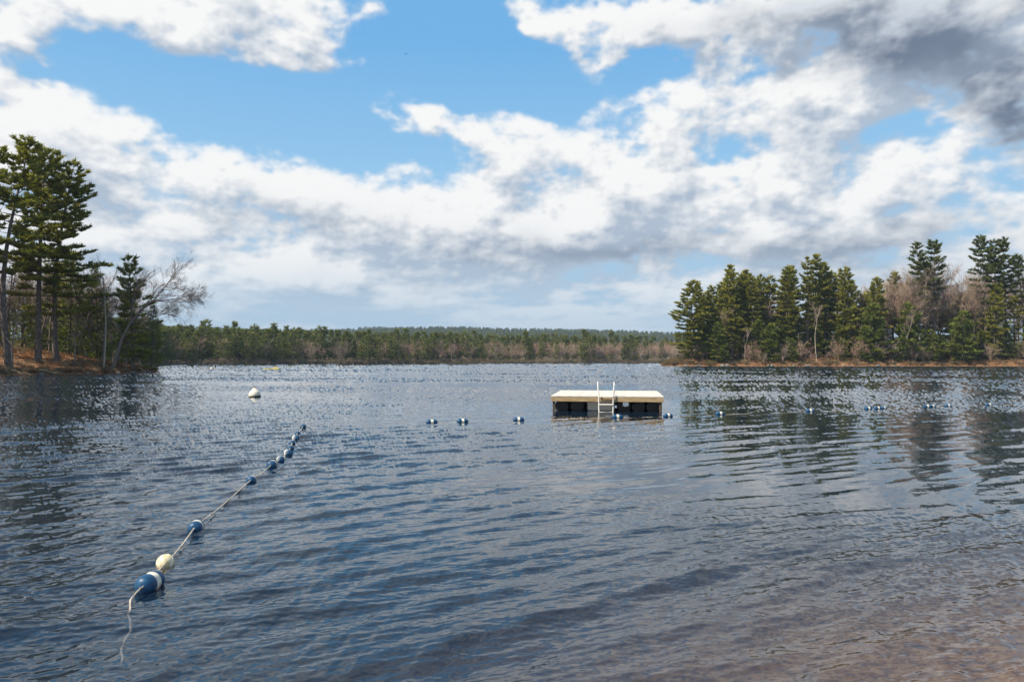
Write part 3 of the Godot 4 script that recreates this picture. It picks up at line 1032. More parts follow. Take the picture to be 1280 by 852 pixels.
var left_profile := PackedVector2Array([Vector2(-4, -1.5), Vector2(-0.6, -0.3), Vector2(0.0, 0.0), Vector2(0.5, 0.4), Vector2(2, 0.6), Vector2(4, 0.95), Vector2(8, 1.7), Vector2(12, 2.5), Vector2(18, 3.2), Vector2(26, 3.8), Vector2(45, 5.5)])
var right_profile := PackedVector2Array([Vector2(-4, -1.5), Vector2(-0.6, -0.3), Vector2(0.0, 0.0), Vector2(0.8, 0.65), Vector2(2.0, 0.95), Vector2(4, 1.4), Vector2(10, 2.2), Vector2(20, 3.0), Vector2(40, 4.0)])
var far_profile := PackedVector2Array([Vector2(-6, -1.5), Vector2(-1, -0.3), Vector2(0, 0.0), Vector2(3, 0.3), Vector2(15, 0.6), Vector2(60, 1.8), Vector2(120, 4.0), Vector2(220, 7.0)])

func ground_at(shore: PackedVector2Array, profile: PackedVector2Array, p: Vector2) -> float:
	var d := 1e9
	for k in shore.size() - 1:
		d = minf(d, p.distance_to(Geometry2D.get_closest_point_to_segment(p, shore[k], shore[k + 1])))
	for k in range(2, profile.size() - 1):
		if d < profile[k + 1].x:
			return lerpf(profile[k].y, profile[k + 1].y, clampf((d - profile[k].x) / (profile[k + 1].x - profile[k].x), 0.0, 1.0))
	return profile[-1].y

# where a tree of the right headland stands, told by the pines one can find
func beside(p: Vector2) -> String:
	var marks := [[49.6, 198.0, "by its leftmost pine"], [56.0, 201.0, "by its second pine from the left"], [60.2, 199.0, "by its broad topped third pine"], [65.8, 201.0, "by its fourth and fifth pines"], [70.4, 203.0, "by the gap after its sixth pine"], [76.0, 198.0, "by its seventh pine"], [83.3, 199.5, "below its middle pine group"], [88.6, 203.0, "right of its middle pine group"], [92.6, 199.0, "by its broad eleventh pine"], [100.2, 198.0, "by its last full pine"], [107.0, 196.0, "by its two pale birches"], [115.4, 199.0, "by its tall pair of pines"], [122.5, 199.0, "between tall pair and tallest pine"], [129.8, 198.0, "by its tallest pine"], [136.0, 199.0, "right of its tallest pine"], [142.0, 200.0, "at the right edge of the view"], [152.0, 200.0, "past the right edge of the view"]]
	var best: String = marks[0][2]
	var near := 1e9
	for m in marks:
		var d: float = absf(p.x / -p.y - m[0] / m[1])
		if d < near:
			near = d
			best = m[2]
	return best

# where a tree of the left wood stands
func behind_left(a: float) -> String:
	var marks := [[-0.715, "at or past the left edge of the view"], [-0.69, "behind the tallest pine"], [-0.665, "between the tallest and middle pines"], [-0.645, "behind the middle pine"], [-0.62, "behind the right one of three tall pines"], [-0.59, "just right of the three tall pines"], [-0.555, "behind the pale birch"]]
	for m in marks:
		if a < m[0]:
			return m[1]
	return "near the headland's tip"

# where a tree of the far shore stands, told by what lies before it
func across(p: Vector2) -> String:
	var a := p.x / -p.y
	var marks := [[-0.5, "behind the left headland's tip"], [-0.44, "just right of the left headland"], [-0.38, "behind the two tiny far buoys"], [-0.315, "behind the yellow raft and mooring buoy"], [-0.22, "just right of the yellow raft"], [-0.1, "beyond the left end of the float line"], [0.0, "midway between yellow raft and swim raft"], [0.045, "just left of the swim raft"], [0.21, "behind the swim raft"]]
	for m in marks:
		if a < m[0]:
			return m[1]
	return "close to the right headland's tip"

func make_materials() -> void:
	M.relief = rough_relief(0.05, 3)
	M.needles = matte(Color(1, 1, 1), 0.7, true)
	M.needles.backlight_enabled = true
	M.needles.backlight = Color(0.7, 0.74, 0.34)
	M.bark = matte(Color(1, 1, 1), 0.95, true)
	M.bark.albedo_texture = grain([Color(0.045, 0.034, 0.028), Color(0.11, 0.085, 0.07), Color(0.2, 0.165, 0.14)], 0.03, 6, 256, 5)
	M.bark.uv1_triplanar = true
	M.bark.uv1_scale = Vector3(0.9, 0.22, 0.9)
	M.grey_bark = matte(Color(0.17, 0.135, 0.115), 0.95, true)
	M.twigs = matte(Color(0.24, 0.18, 0.145), 0.95, true)
	M.red_twigs = matte(Color(0.3, 0.195, 0.15), 0.95, true)
	M.tan_twigs = matte(Color(0.33, 0.25, 0.18), 0.95, true)
	M.grey_twigs = matte(Color(0.17, 0.145, 0.13), 0.95, true)
	M.birch = matte(Color(1, 1, 1), 0.8, true)
	M.birch.albedo_texture = grain([Color(0.08, 0.07, 0.06), Color(0.26, 0.225, 0.18), Color(0.42, 0.37, 0.3), Color(0.5, 0.45, 0.37)], 0.05, 16, 256, 4)
	M.birch.uv1_triplanar = true
	M.birch.uv1_scale = Vector3(0.4, 1.4, 0.4)
	M.litter = litter([Color(0.03, 0.02, 0.014), Color(0.09, 0.05, 0.025), Color(0.19, 0.09, 0.04), Color(0.25, 0.13, 0.06), Color(0.12, 0.08, 0.045)], 9)
	M.far_litter = litter([Color(0.05, 0.04, 0.025), Color(0.11, 0.085, 0.05), Color(0.16, 0.12, 0.08)], 14)
	M.rock = matte(Color(0.17, 0.155, 0.135), 0.92, true)
	M.brush = matte(Color(1, 1, 1), 0.95, true)
	M.hill = litter([Color(0.03, 0.042, 0.02), Color(0.06, 0.06, 0.035)], 15)
	# boats, floats and the raft
	M.float_blue = matte(Color(1, 1, 1), 0.42)
	M.float_blue.albedo_texture = grain([Color(0.006, 0.035, 0.08), Color(0.009, 0.055, 0.13), Color(0.011, 0.07, 0.165), Color(0.05, 0.11, 0.18)], 0.03, 24, 256, 6)
	M.float_blue.uv1_triplanar = true
	M.float_blue.uv1_scale = Vector3(2.3, 2.3, 2.3)
	M.float_white = matte(Color(1, 1, 1), 0.5)
	M.float_white.albedo_texture = grain([Color(0.42, 0.36, 0.25), Color(0.62, 0.57, 0.46), Color(0.72, 0.69, 0.6)], 0.02, 25, 256, 6)
	M.float_white.uv1_triplanar = true
	M.float_white.uv1_scale = Vector3(2.0, 2.0, 2.0)
	M.float_old = matte(Color(1, 1, 1), 0.6)
	M.float_old.albedo_texture = grain([Color(0.3, 0.2, 0.08), Color(0.66, 0.55, 0.33), Color(0.75, 0.68, 0.5), Color(0.78, 0.73, 0.6)], 0.025, 26, 256, 6)
	M.float_old.uv1_triplanar = true
	M.float_old.uv1_scale = Vector3(3.0, 3.0, 3.0)
	M.rope = matte(Color(1, 1, 1), 0.9, true)
	M.rope.albedo_texture = grain([Color(0.2, 0.16, 0.12), Color(0.4, 0.36, 0.3), Color(0.54, 0.5, 0.44)], 0.02, 27, 256, 5)
	M.rope.uv1_triplanar = true
	M.rope.uv1_scale = Vector3(1.5, 1.5, 1.5)
	M.deck = matte(Color(1, 1, 1), 0.85, true)
	M.deck.albedo_texture = grain([Color(0.38, 0.35, 0.31), Color(0.52, 0.495, 0.45), Color(0.6, 0.58, 0.54)], 0.02, 28, 512, 6)
	M.deck.uv1_triplanar = true
	M.deck.uv1_scale = Vector3(0.25, 2.0, 3.0)
	M.skirt = matte(Color(1, 1, 1), 0.85, true)
	M.skirt.albedo_texture = grain([Color(0.2, 0.135, 0.07), Color(0.31, 0.225, 0.13), Color(0.37, 0.28, 0.17)], 0.02, 29, 512, 6)
	M.skirt.uv1_triplanar = true
	M.skirt.uv1_scale = Vector3(0.25, 2.5, 0.25)
	M.dark_wood = matte(Color(0.07, 0.055, 0.04), 0.9, true)
	M.rusty = matte(Color(0.16, 0.08, 0.045), 0.85, true)
	M.drum = matte(Color(0.018, 0.019, 0.02), 0.55, true)
	M.foam_grey = matte(Color(0.5, 0.48, 0.43), 0.9, true)
	M.foam_white = matte(Color(0.74, 0.75, 0.76), 0.8, true)
	M.ladder = matte(Color(0.62, 0.6, 0.56), 0.5, true)
	M.weed = matte(Color(0.04, 0.04, 0.022), 0.95, true)
	M.yellow = matte(Color(0.5, 0.44, 0.16), 0.45, true)
	M.tan = matte(Color(0.5, 0.36, 0.2), 0.8, true)

const PINE_DARK := Color(0.065, 0.085, 0.022)
const PINE_LIGHT := Color(0.37, 0.335, 0.05)

func make_left_wood() -> void:
	var outline := left_shore.duplicate()
	outline.append_array(PackedVector2Array([Vector2(-120, -175), Vector2(-130, -22)]))
	land("left_headland", outline, left_shore, left_profile, M.litter, 0.35, 1.0)
	var pines := [
		# x, z, height, bare, radius, seed, pull angle, lean, label
		[-55.5, -79.6, 25.6, 0.42, 5.6, 101, -1.2, Vector3(1.0, 0, 0), "tallest pine on the left headland, nearest the left edge, with bare lower trunk"],
		[-56.6, -86.0, 25.7, 0.34, 6.0, 102, 0.4, Vector3(0.3, 0, 0), "middle one of the three tall pines on the left headland"],
		[-56.0, -88.5, 24.9, 0.24, 8.4, 103, 1.4, Vector3(1.4, 0, 0), "right one of the three tall left pines, branches sweeping out over water"],
		[-48.4, -92.0, 14.4, 0.12, 3.4, 104, 0.8, Vector3(-0.9, 0, 0), "smaller pine at the tip of the left headland behind the leaning tree"]]
	for q in pines:
		var m := conifer({"height": q[2], "bare": q[3], "radius": q[4], "gap": 1.0, "drop": 0.06, "tuft": 0.6, "blades": 9, "density": 7.5, "dark": PINE_DARK, "light": PINE_LIGHT, "seed": q[5], "tiers": 0.5, "pull": 0.7, "pull_at": q[6], "lean": q[7], "stubs": 12, "fan": 0.34, "low": 0.1 if q[5] == 103 else 0.3, "point": 0.85 if q[5] == 103 else 0.62, "girth": 0.34 if q[2] > 20.0 else 0.17, "rise_low": -0.02})
		plant("white_pine", m, M.bark, M.needles, Vector3(q[0], ground_at(left_shore, left_profile, Vector2(q[0], q[1])), q[1]), 0.0, Vector3.ONE, q[8], "tree", "tall pines on the left headland")
	# pines that go on to the left of the picture
	var more := conifer({"height": 25.0, "bare": 0.3, "radius": 4.8, "gap": 1.1, "tuft": 0.6, "blades": 7, "density": 5.0, "dark": PINE_DARK, "light": PINE_LIGHT, "seed": 120, "tiers": 0.45, "fan": 0.32, "stubs": 8})
	for q in [[-60.5, -77.0, 1.0], [-64.0, -70.5, 0.95], [-66.0, -62.0, 1.02], [-69.0, -54.0, 0.9], [-63.5, -84.0, 1.0], [-72.0, -47.0, 1.0]]:
		plant("white_pine", more, M.bark, M.needles, Vector3(q[0], ground_at(left_shore, left_profile, Vector2(q[0], q[1])), q[1]), q[0] * 3.0, Vector3.ONE * q[2], "tall pine along the left shore at or past the left edge of the view", "tree", "pines along the left shore")
	# dark hemlocks behind
	var hem := conifer({"height": 15.0, "bare": 0.05, "radius": 3.6, "gap": 0.75, "tuft": 0.45, "blades": 7, "density": 6.0, "dark": Color(0.055, 0.088, 0.025), "light": Color(0.24, 0.265, 0.055), "seed": 130, "tiers": 0.25, "fan": 0.4, "fluff": 0.6, "rise_low": -0.2, "rise_top": 0.3, "point": 0.9})
	var dark_spots := [[-58.6, -95.0, 0.95, "dark hemlock standing behind the middle and right left pines"], [-55.2, -95.5, 0.85, "dark hemlock right of the tall left pines"], [-53.0, -99.0, 0.7, "low dark hemlock between the tall pines and the pale birch"], [-65.0, -101.0, 0.95, "dark hemlock behind the tallest left pine"], [-47.6, -95.0, 0.6, "low dark hemlock at the water's edge on the left tip"], [-72.0, -96.0, 1.0, "dark hemlock at the left edge behind the first pine"]]
	for q in dark_spots:
		plant("hemlock", hem, M.bark, M.needles, Vector3(q[0], ground_at(left_shore, left_profile, Vector2(q[0], q[1])), q[1]), q[1] * 2.0, Vector3.ONE * q[2], q[3], "tree", "dark hemlocks on the left headland")
	for k in 16:                                                  # and more of them deep in the wood
		var z := -103.0 - 30.0 * rng.randf()
		var x := z * (0.56 + 0.26 * (k + 0.5) / 16.0)
		plant("hemlock", hem, M.bark, M.needles, Vector3(x, ground_at(left_shore, left_profile, Vector2(x, z)), z), k * 1.7, Vector3.ONE * (0.6 + 0.35 * rng.randf()), "dark hemlock deep in the left wood %s" % behind_left(x / -z), "tree", "hemlocks deep in the left wood")
	# the leaning bare tree over the water
	var r := RandomNumberGenerator.new()
	r.seed = 57
	var lean_g := Geo.new()
	var lean_t := Geo.new()
	var stem := PackedVector3Array([Vector3(0, -0.4, 0), Vector3(0.5, 1.6, 0), Vector3(1.4, 4.2, 0.1), Vector3(2.5, 6.2, 0.2), Vector3(3.9, 7.9, 0.2), Vector3(5.6, 9.2, 0.3)])
	lean_g.tube(stem, PackedFloat32Array([0.27, 0.22, 0.19, 0.165, 0.14, 0.1]), 8, Color(1, 1, 1))
	var habit := {"kids": [8, 6, 3], "sprays": 5, "spray": 0.75, "twig": 0.012, "wander": 0.16, "up": 0.0, "open": 0.6, "shrink": 0.5, "from": 0.2}
	for q in [[5, Vector3(0.85, 0.55, 0.1), 5.6, 0.085], [5, Vector3(0.98, -0.05, 0.2), 5.2, 0.075], [4, Vector3(0.95, -0.25, -0.2), 4.6, 0.06], [4, Vector3(0.7, 0.75, -0.1), 5.2, 0.07], [3, Vector3(0.25, 1.0, 0.1), 6.0, 0.08], [3, Vector3(0.95, 0.15, 0.3), 5.0, 0.055], [2, Vector3(-0.1, 1.0, -0.1), 5.4, 0.06], [5, Vector3(0.95, 0.22, -0.25), 5.4, 0.07]]:
		var hh := habit.duplicate()
		hh.up = 0.05 if q[1].y > 0.5 else -0.01
		limb(lean_g, lean_t, r, stem[q[0]], (q[1] as Vector3).normalized(), q[2], q[3], 0, hh)
	plant("bare_tree", {"trunk": lean_g.mesh(), "branches": lean_t.mesh()}, M.grey_bark, M.grey_twigs, Vector3(-50.0, 0.55, -90.0), 0.0, Vector3.ONE * 0.93, "bare tree leaning out over the water with spreading branches at the left tip", "tree")
	# birch beside it
	var birch := bare_tree({"seed": 61, "height": 16.5, "kids": [6, 4, 2], "sprays": 4, "spray": 0.6, "twig": 0.012, "from": 0.4, "lean": Vector3(0.12, 0, 0), "girth": 0.1, "open": 0.45, "shrink": 0.36, "wander": 0.05, "up": 0.02})
	plant("birch_tree", birch, M.birch, M.tan_twigs, Vector3(-50.7, 0.5, -89.3), 0.0, Vector3.ONE, "slim pale birch trunk beside the leaning bare tree", "tree")
	# bare trees behind the pines
	var kinds := []
	for k in 3:
		kinds.append(bare_tree({"seed": 70 + k, "height": 15.0, "kids": [8, 5, 4], "sprays": 4, "spray": 0.8, "twig": 0.013, "girth": 0.13, "open": 0.6, "shrink": 0.48}))
	rng.seed = 5
	for k in 60:
		var z := rng.randf_range(-93.0, -128.0)
		var left := -0.745 if k < 55 else -0.55
		var x := rng.randf_range(left * -z, -0.545 * -z)
		if z > -104.0 and x > -50.5: x = -51.5 - rng.randf() * 3.0
		var b := bare_twigs(k)
		plant("bare_tree", kinds[k % 3], M.grey_bark, b, Vector3(x, ground_at(left_shore, left_profile, Vector2(x, z)), z), rng.randf() * TAU, Vector3.ONE * rng.randf_range(0.7, 1.15), "leafless tree in the left wood %s" % behind_left(x / -z), "tree", "leafless trees behind the left pines")
	# thin young trunks by the water
	var pole := bare_tree({"one": 1, "seed": 83, "height": 9.0, "kids": [6, 3], "sprays": 4, "spray": 0.8, "twig": 0.014, "girth": 0.1, "from": 0.3, "open": 0.7, "shrink": 0.35})
	for q in [[-54.9, -79.2, "thin bare sapling right beside the trunk of the tallest left pine"], [-51.2, -90.5, "thin bare sapling left of the pale birch"], [-49.0, -91.2, "thin bare sapling right of the leaning tree"], [-53.4, -87.8, "thin bare sapling on the bank right of the tall pines"]]:
		plant("sapling", pole, M.grey_bark, M.tan_twigs, Vector3(q[0], ground_at(left_shore, left_profile, Vector2(q[0], q[1])), q[1]), q[0] * 7.0, Vector3(1, rng.randf_range(0.7, 1.1), 1), q[2], "tree", "thin saplings on the left bank")
	rng.seed = 8
	brush(left_shore, left_profile, 2200, 16.0, 41, [Color(0.34, 0.16, 0.06), Color(0.2, 0.1, 0.045), Color(0.3, 0.22, 0.12), Color(0.12, 0.085, 0.05)], "low russet brush and dead leaves on the left bank", 0.42)
	# stones along the edge and fallen branches
	shore_rocks(left_shore, 12, 3, 9, 0.6, "low grey stone at the foot of the left bank", "stones along the left bank", 51)
	var log_ := Geo.new()
	log_.tube(PackedVector3Array([Vector3(0, 0.55, 0), Vector3(0.7, 0.42, 0.3), Vector3(1.3, 0.16, 0.25), Vector3(2.2, 0.1, 0.7)]), PackedFloat32Array([0.045, 0.04, 0.035, 0.015]), 6, Color(1, 1, 1))
	log_.tube(PackedVector3Array([Vector3(1.0, 0.18, 0.35), Vector3(1.7, 0.32, 1.0)]), PackedFloat32Array([0.035, 0.012]), 5, Color(1, 1, 1))
	var log_mesh := log_.mesh()
	for q in [[-53.3, -76.6, 0.2, "bleached fallen branch at the foot of the tallest left pine"], [-51.9, -79.0, 1.2, "bleached fallen branch on the left bank, second from the left edge"], [-47.9, -92.6, -0.4, "bleached fallen branch in the water at the tip of the left headland"]]:
		var o := part(numbered("fallen_branch"), log_mesh, M.tan, self, Transform3D(Basis(Vector3.UP, q[2]), Vector3(q[0], 0.1, q[1])))
		tag(o, q[3], "branch", "fallen branches on the left bank")

func bare_twigs(k: int) -> Material:
	return [M.twigs, M.red_twigs, M.tan_twigs][k % 3]

# stones half in the water along a stretch of shoreline
func shore_rocks(shore: PackedVector2Array, count: int, first: int, last: int, size: float, label: String, group: String, seed_: int) -> void:
	var meshes := [rock_mesh(seed_), rock_mesh(seed_ + 1), rock_mesh(seed_ + 2)]
	var r := RandomNumberGenerator.new()
	r.seed = seed_
	for k in count:
		var a := r.randi_range(first, last - 1)
		var p := shore[a].lerp(shore[a + 1], r.randf())
		var s := size * r.randf_range(0.35, 1.1)
		var o := part(numbered("stone"), meshes[k % 3], M.rock, self, Transform3D(Basis(Vector3.UP, r.randf() * TAU).scaled_local(Vector3.ONE * s), Vector3(p.x + r.randfn() * 0.2, 0.03 + s * 0.1, p.y + r.randfn() * 0.3)))
		tag(o, label, "stone", group)

# low twiggy plants on a strip of land
func brush(shore: PackedVector2Array, profile: PackedVector2Array, count: int, deep: float, seed_: int, cols: Array, label: String, size: float) -> void:
	var r := RandomNumberGenerator.new()
	r.seed = seed_
	var g := Geo.new()
	for k in 46:
		var d := Vector3(r.randfn() * 0.6, r.randf_range(0.3, 1.0), r.randfn() * 0.6).normalized()
		var base := Vector3(r.randfn() * 0.25, 0, r.randfn() * 0.25)
		var w := d.cross(Vector3(r.randfn(), r.randfn(), r.randfn())).normalized() * r.randf_range(0.02, 0.06)
		g.tri(base - w, base + d * r.randf_range(0.5, 1.3), base + w, Color(1, 1, 1) * r.randf_range(0.7, 1.2))
	var places := []
	var f := 1.0 / shore.size()
	for k in count:
		var a := r.randi_range(2, shore.size() - 3)
		var p := shore[a].lerp(shore[a + 1], r.randf())
		var along := (shore[a + 1] - shore[a]).normalized()
		var q := p + Vector2(along.y, -along.x) * (0.4 + deep * pow(r.randf(), 1.6))
		var s := size * r.randf_range(0.5, 1.5)
		places.append([Transform3D(Basis(Vector3.UP, r.randf() * TAU).scaled_local(Vector3(s, s * r.randf_range(0.6, 1.3), s)), Vector3(q.x, ground_at(shore, profile, q) - 0.05, q.y)), (cols[r.randi() % cols.size()] as Color) * r.randf_range(0.7, 1.2)])
	strew("brush", g.mesh(), M.brush, places, label)

func make_right_wood() -> void:
	var outline := right_shore.duplicate()
	outline.append_array(PackedVector2Array([Vector2(215, -262)]))
	land("right_headland", outline, right_shore, right_profile, M.litter, 0.5, 1.5)
	# kinds of pine: full, tall and open, sparse old, young
	var full := []
	var open_ := []
	var sparse := []
	var young := []
	for k in 3:
		full.append(conifer({"height": 24.0, "bare": 0.08, "radius": 5.2, "gap": 1.2, "drop": 0.08, "tuft": 0.85, "blades": 8, "density": 6.0, "dark": PINE_DARK, "light": PINE_LIGHT, "seed": 200 + k, "tiers": 0.4, "fan": 0.34, "point": 0.62, "low": 0.25}))
		open_.append(conifer({"height": 29.0, "bare": 0.3, "radius": 4.3, "gap": 1.45, "drop": 0.12, "tuft": 0.85, "blades": 8, "density": 6.0, "dark": PINE_DARK, "light": PINE_LIGHT * 0.92, "seed": 210 + k, "tiers": 0.6, "fan": 0.34, "point": 0.6, "low": 0.4, "stubs": 8}))
		sparse.append(conifer({"height": 34.0, "bare": 0.45, "radius": 4.4, "gap": 1.5, "drop": 0.1, "tuft": 0.85, "blades": 8, "density": 6.0, "dark": PINE_DARK, "light": Color(0.15, 0.165, 0.04), "seed": 220 + k, "tiers": 0.6, "fan": 0.36, "point": 0.45, "low": 0.5, "stubs": 14}))
		young.append(conifer({"height": 9.0, "bare": 0.03, "radius": 2.9, "gap": 0.8, "tuft": 0.7, "blades": 7, "density": 5.5, "dark": Color(0.05, 0.08, 0.018), "light": Color(0.21, 0.225, 0.04), "seed": 230 + k, "tiers": 0.3, "fan": 0.4, "point": 0.7}))
	var pines := [
		# x at the shore, z, top height, kind, width, label
		[49.8, -198.0, 23.5, "full", 1.4, "bushy pine at the left tip of the right headland, leaning over the water"],
		[56.0, -201.0, 22.5, "full", 0.95, "second pine from the left tip of the right headland"],
		[60.2, -199.0, 26.0, "full", 1.0, "third pine from the left tip of the right headland, with a broad top"],
		[64.6, -202.0, 26.0, "open", 1.1, "fourth pine from the left tip of the right headland"],
		[67.0, -200.0, 25.6, "open", 1.0, "fifth pine from the left tip of the right headland"],
		[70.4, -203.0, 25.6, "full", 0.8, "sixth pine from the left tip, just left of the gap of bare trees"],
		[76.0, -198.0, 27.4, "open", 1.15, "seventh pine on the right headland, just right of the gap of bare trees"],
		[81.4, -199.0, 30.0, "open", 1.0, "left of the two highest pines in the middle pine group, right headland"],
		[85.2, -200.0, 30.8, "open", 1.0, "right of the two highest pines in the middle pine group, right headland"],
		[88.6, -203.0, 29.0, "open", 0.95, "slightly lower pine right of the two highest in the middle group"],
		[92.6, -199.0, 27.4, "full", 1.05, "broad pine in the right half of the middle pine group"],
		[96.5, -204.0, 24.0, "open", 1.0, "pine half hidden behind the broad one of the middle group"],
		[100.2, -198.0, 24.2, "full", 1.0, "last full pine before the bare trees on the right headland"],
		[113.4, -198.0, 34.2, "sparse", 1.0, "left of the two tall pines rising out of bare trees, right headland"],
		[117.4, -200.0, 34.4, "sparse", 1.05, "right of the two tall pines rising out of bare trees, right headland"],
		[129.8, -198.0, 36.0, "sparse", 1.0, "tallest pine of the right headland, with open flat topped crown"],
		[134.4, -200.0, 35.0, "sparse", 0.95, "tall pine just right of the tallest one on the right headland"],
		[138.0, -201.0, 35.2, "sparse", 0.9, "third tall pine from the right edge, beside a bare crown"],
		[142.0, -200.0, 31.0, "sparse", 1.1, "tall pine cut by the right edge of the view"],
		[131.5, -196.0, 22.5, "full", 0.95, "yellow green bushy pine below the tallest pine of the right headland"],
		[137.6, -197.0, 19.0, "open", 1.1, "mid sized pine right of the yellow green bushy one"],
		[141.0, -194.5, 13.0, "young", 1.1, "small pine at the water's edge by the right edge of the view"]]
	for k in pines.size():
		var q: Array = pines[k]
		var set_: Array = full if q[3] == "full" else open_ if q[3] == "open" else sparse if q[3] == "sparse" else young
		var y0 := ground_at(right_shore, right_profile, Vector2(q[0], q[1]))
		var tall: float = {"full": 24.0, "open": 29.0, "sparse": 34.0, "young": 9.0}[q[3]]
		var s: float = (q[2] - y0) / tall
		plant("white_pine", set_[k % 3], M.bark, M.needles, Vector3(q[0], y0, q[1]), k * 2.4, Vector3(q[4] * lerpf(1.0, s, 0.6), s, q[4] * lerpf(1.0, s, 0.6)), q[5], "tree", "pines on the right headland")
	# young evergreens in the shade of the pines
	rng.seed = 17
	for k in 46:
		var x := rng.randf_range(46.0, 150.0)
		var z := -193.5 - rng.randf() * 9.0
		var s := rng.randf_range(0.45, 1.25)
		if k % 3 == 0: s *= 1.6
		plant("young_pine", young[k % 3], M.bark, M.needles, Vector3(x, ground_at(right_shore, right_profile, Vector2(x, z)), z), rng.randf() * TAU, Vector3(s * 1.1, s, s * 1.1), "low young evergreen on the right headland %s" % beside(Vector2(x, z)), "tree", "young evergreens on the right headland")
	var under := bare_tree({"one": 1, "seed": 99, "height": 8.0, "stems": 3, "kids": [7, 4], "sprays": 5, "spray": 1.1, "twig": 0.03, "girth": 0.07, "from": 0.15, "open": 0.75, "shrink": 0.45})
	for k in 44:
		var x := rng.randf_range(47.0, 150.0)
		var z := -192.5 - rng.randf() * 6.0
		var s := rng.randf_range(0.4, 1.1)
		plant("bare_shrub", under, bare_twigs(k), null, Vector3(x, ground_at(right_shore, right_profile, Vector2(x, z)), z), rng.randf() * TAU, Vector3(s, s, s), "leafless shrub on the right headland's bank %s" % beside(Vector2(x, z)), "shrub", "leafless shrubs on the right headland")
	# taller pines standing further back
	for k in 44:
		var x := rng.randf_range(52.0, 108.0) if k < 36 else rng.randf_range(108.0, 146.0)
		var z := rng.randf_range(-204.0, -228.0)
		var s := rng.randf_range(0.62, 0.9)
		plant("white_pine", full[k % 3] if k % 2 == 0 else open_[k % 3], M.bark, M.needles, Vector3(x * z / -200.0, ground_at(right_shore, right_profile, Vector2(x, z)), z), rng.randf() * TAU, Vector3(1, s, 1), "pine standing back in the right headland's wood %s" % beside(Vector2(x * z / -200.0, z)), "tree", "pines further back on the right headland")
	var kinds := []
	for k in 4:
		kinds.append(bare_tree({"seed": 90 + k, "height": 25.0, "kids": [10, 6, 4], "sprays": 5, "spray": 1.7, "twig": 0.028, "girth": 0.2, "open": 0.5, "shrink": 0.44, "from": 0.3, "stems": 2 if k == 1 else 1, "up": 0.1}))
	for k in 84:
		var x := rng.randf_range(100.0, 150.0) if k < 60 else rng.randf_range(56.0, 100.0)
		var z := -199.0 - rng.randf() * 26.0
		var s := rng.randf_range(0.72, 1.1) if k < 60 else rng.randf_range(0.55, 0.85)
		var p := Vector2(x * z / -198.0, z)
		plant("bare_tree", kinds[k % 4], M.grey_bark, bare_twigs(k / 2), Vector3(p.x, ground_at(right_shore, right_profile, p), p.y), rng.randf() * TAU, Vector3(s * 1.05, s, s * 1.05), "tall leafless tree on the right headland %s" % beside(p), "tree", "leafless trees on the right headland")
	var birch := bare_tree({"seed": 97, "height": 21.0, "kids": [7, 5, 2], "sprays": 4, "spray": 1.2, "twig": 0.025, "from": 0.45, "girth": 0.1, "open": 0.3, "shrink": 0.28, "wander": 0.08})
	for q in [[82.0, -193.6, 1.0, "pale birch trunk below the two highest pines of the middle group"], [105.4, -193.8, 0.85, "left one of two pale birch trunks among the bare trees"], [107.0, -194.6, 0.95, "right one of two pale birch trunks among the bare trees"], [62.6, -193.2, 0.6, "short pale birch trunk below the third pine of the right headland"]]:
		plant("birch_tree", birch, M.birch, M.twigs, Vector3(q[0], ground_at(right_shore, right_profile, Vector2(q[0], q[1])), q[1]), q[0], Vector3.ONE * q[2], q[3], "tree", "birches on the right headland")
	brush(right_shore, right_profile, 1500, 9.0, 42, [Color(0.2, 0.11, 0.055), Color(0.13, 0.085, 0.05), Color(0.2, 0.145, 0.09), Color(0.07, 0.075, 0.03)], "low russet brush along the right headland's bank", 0.8)
	shore_rocks(right_shore, 26, 4, 10, 1.3, "pale grey stone along the right headland's waterline", "stones along the right headland", 54)

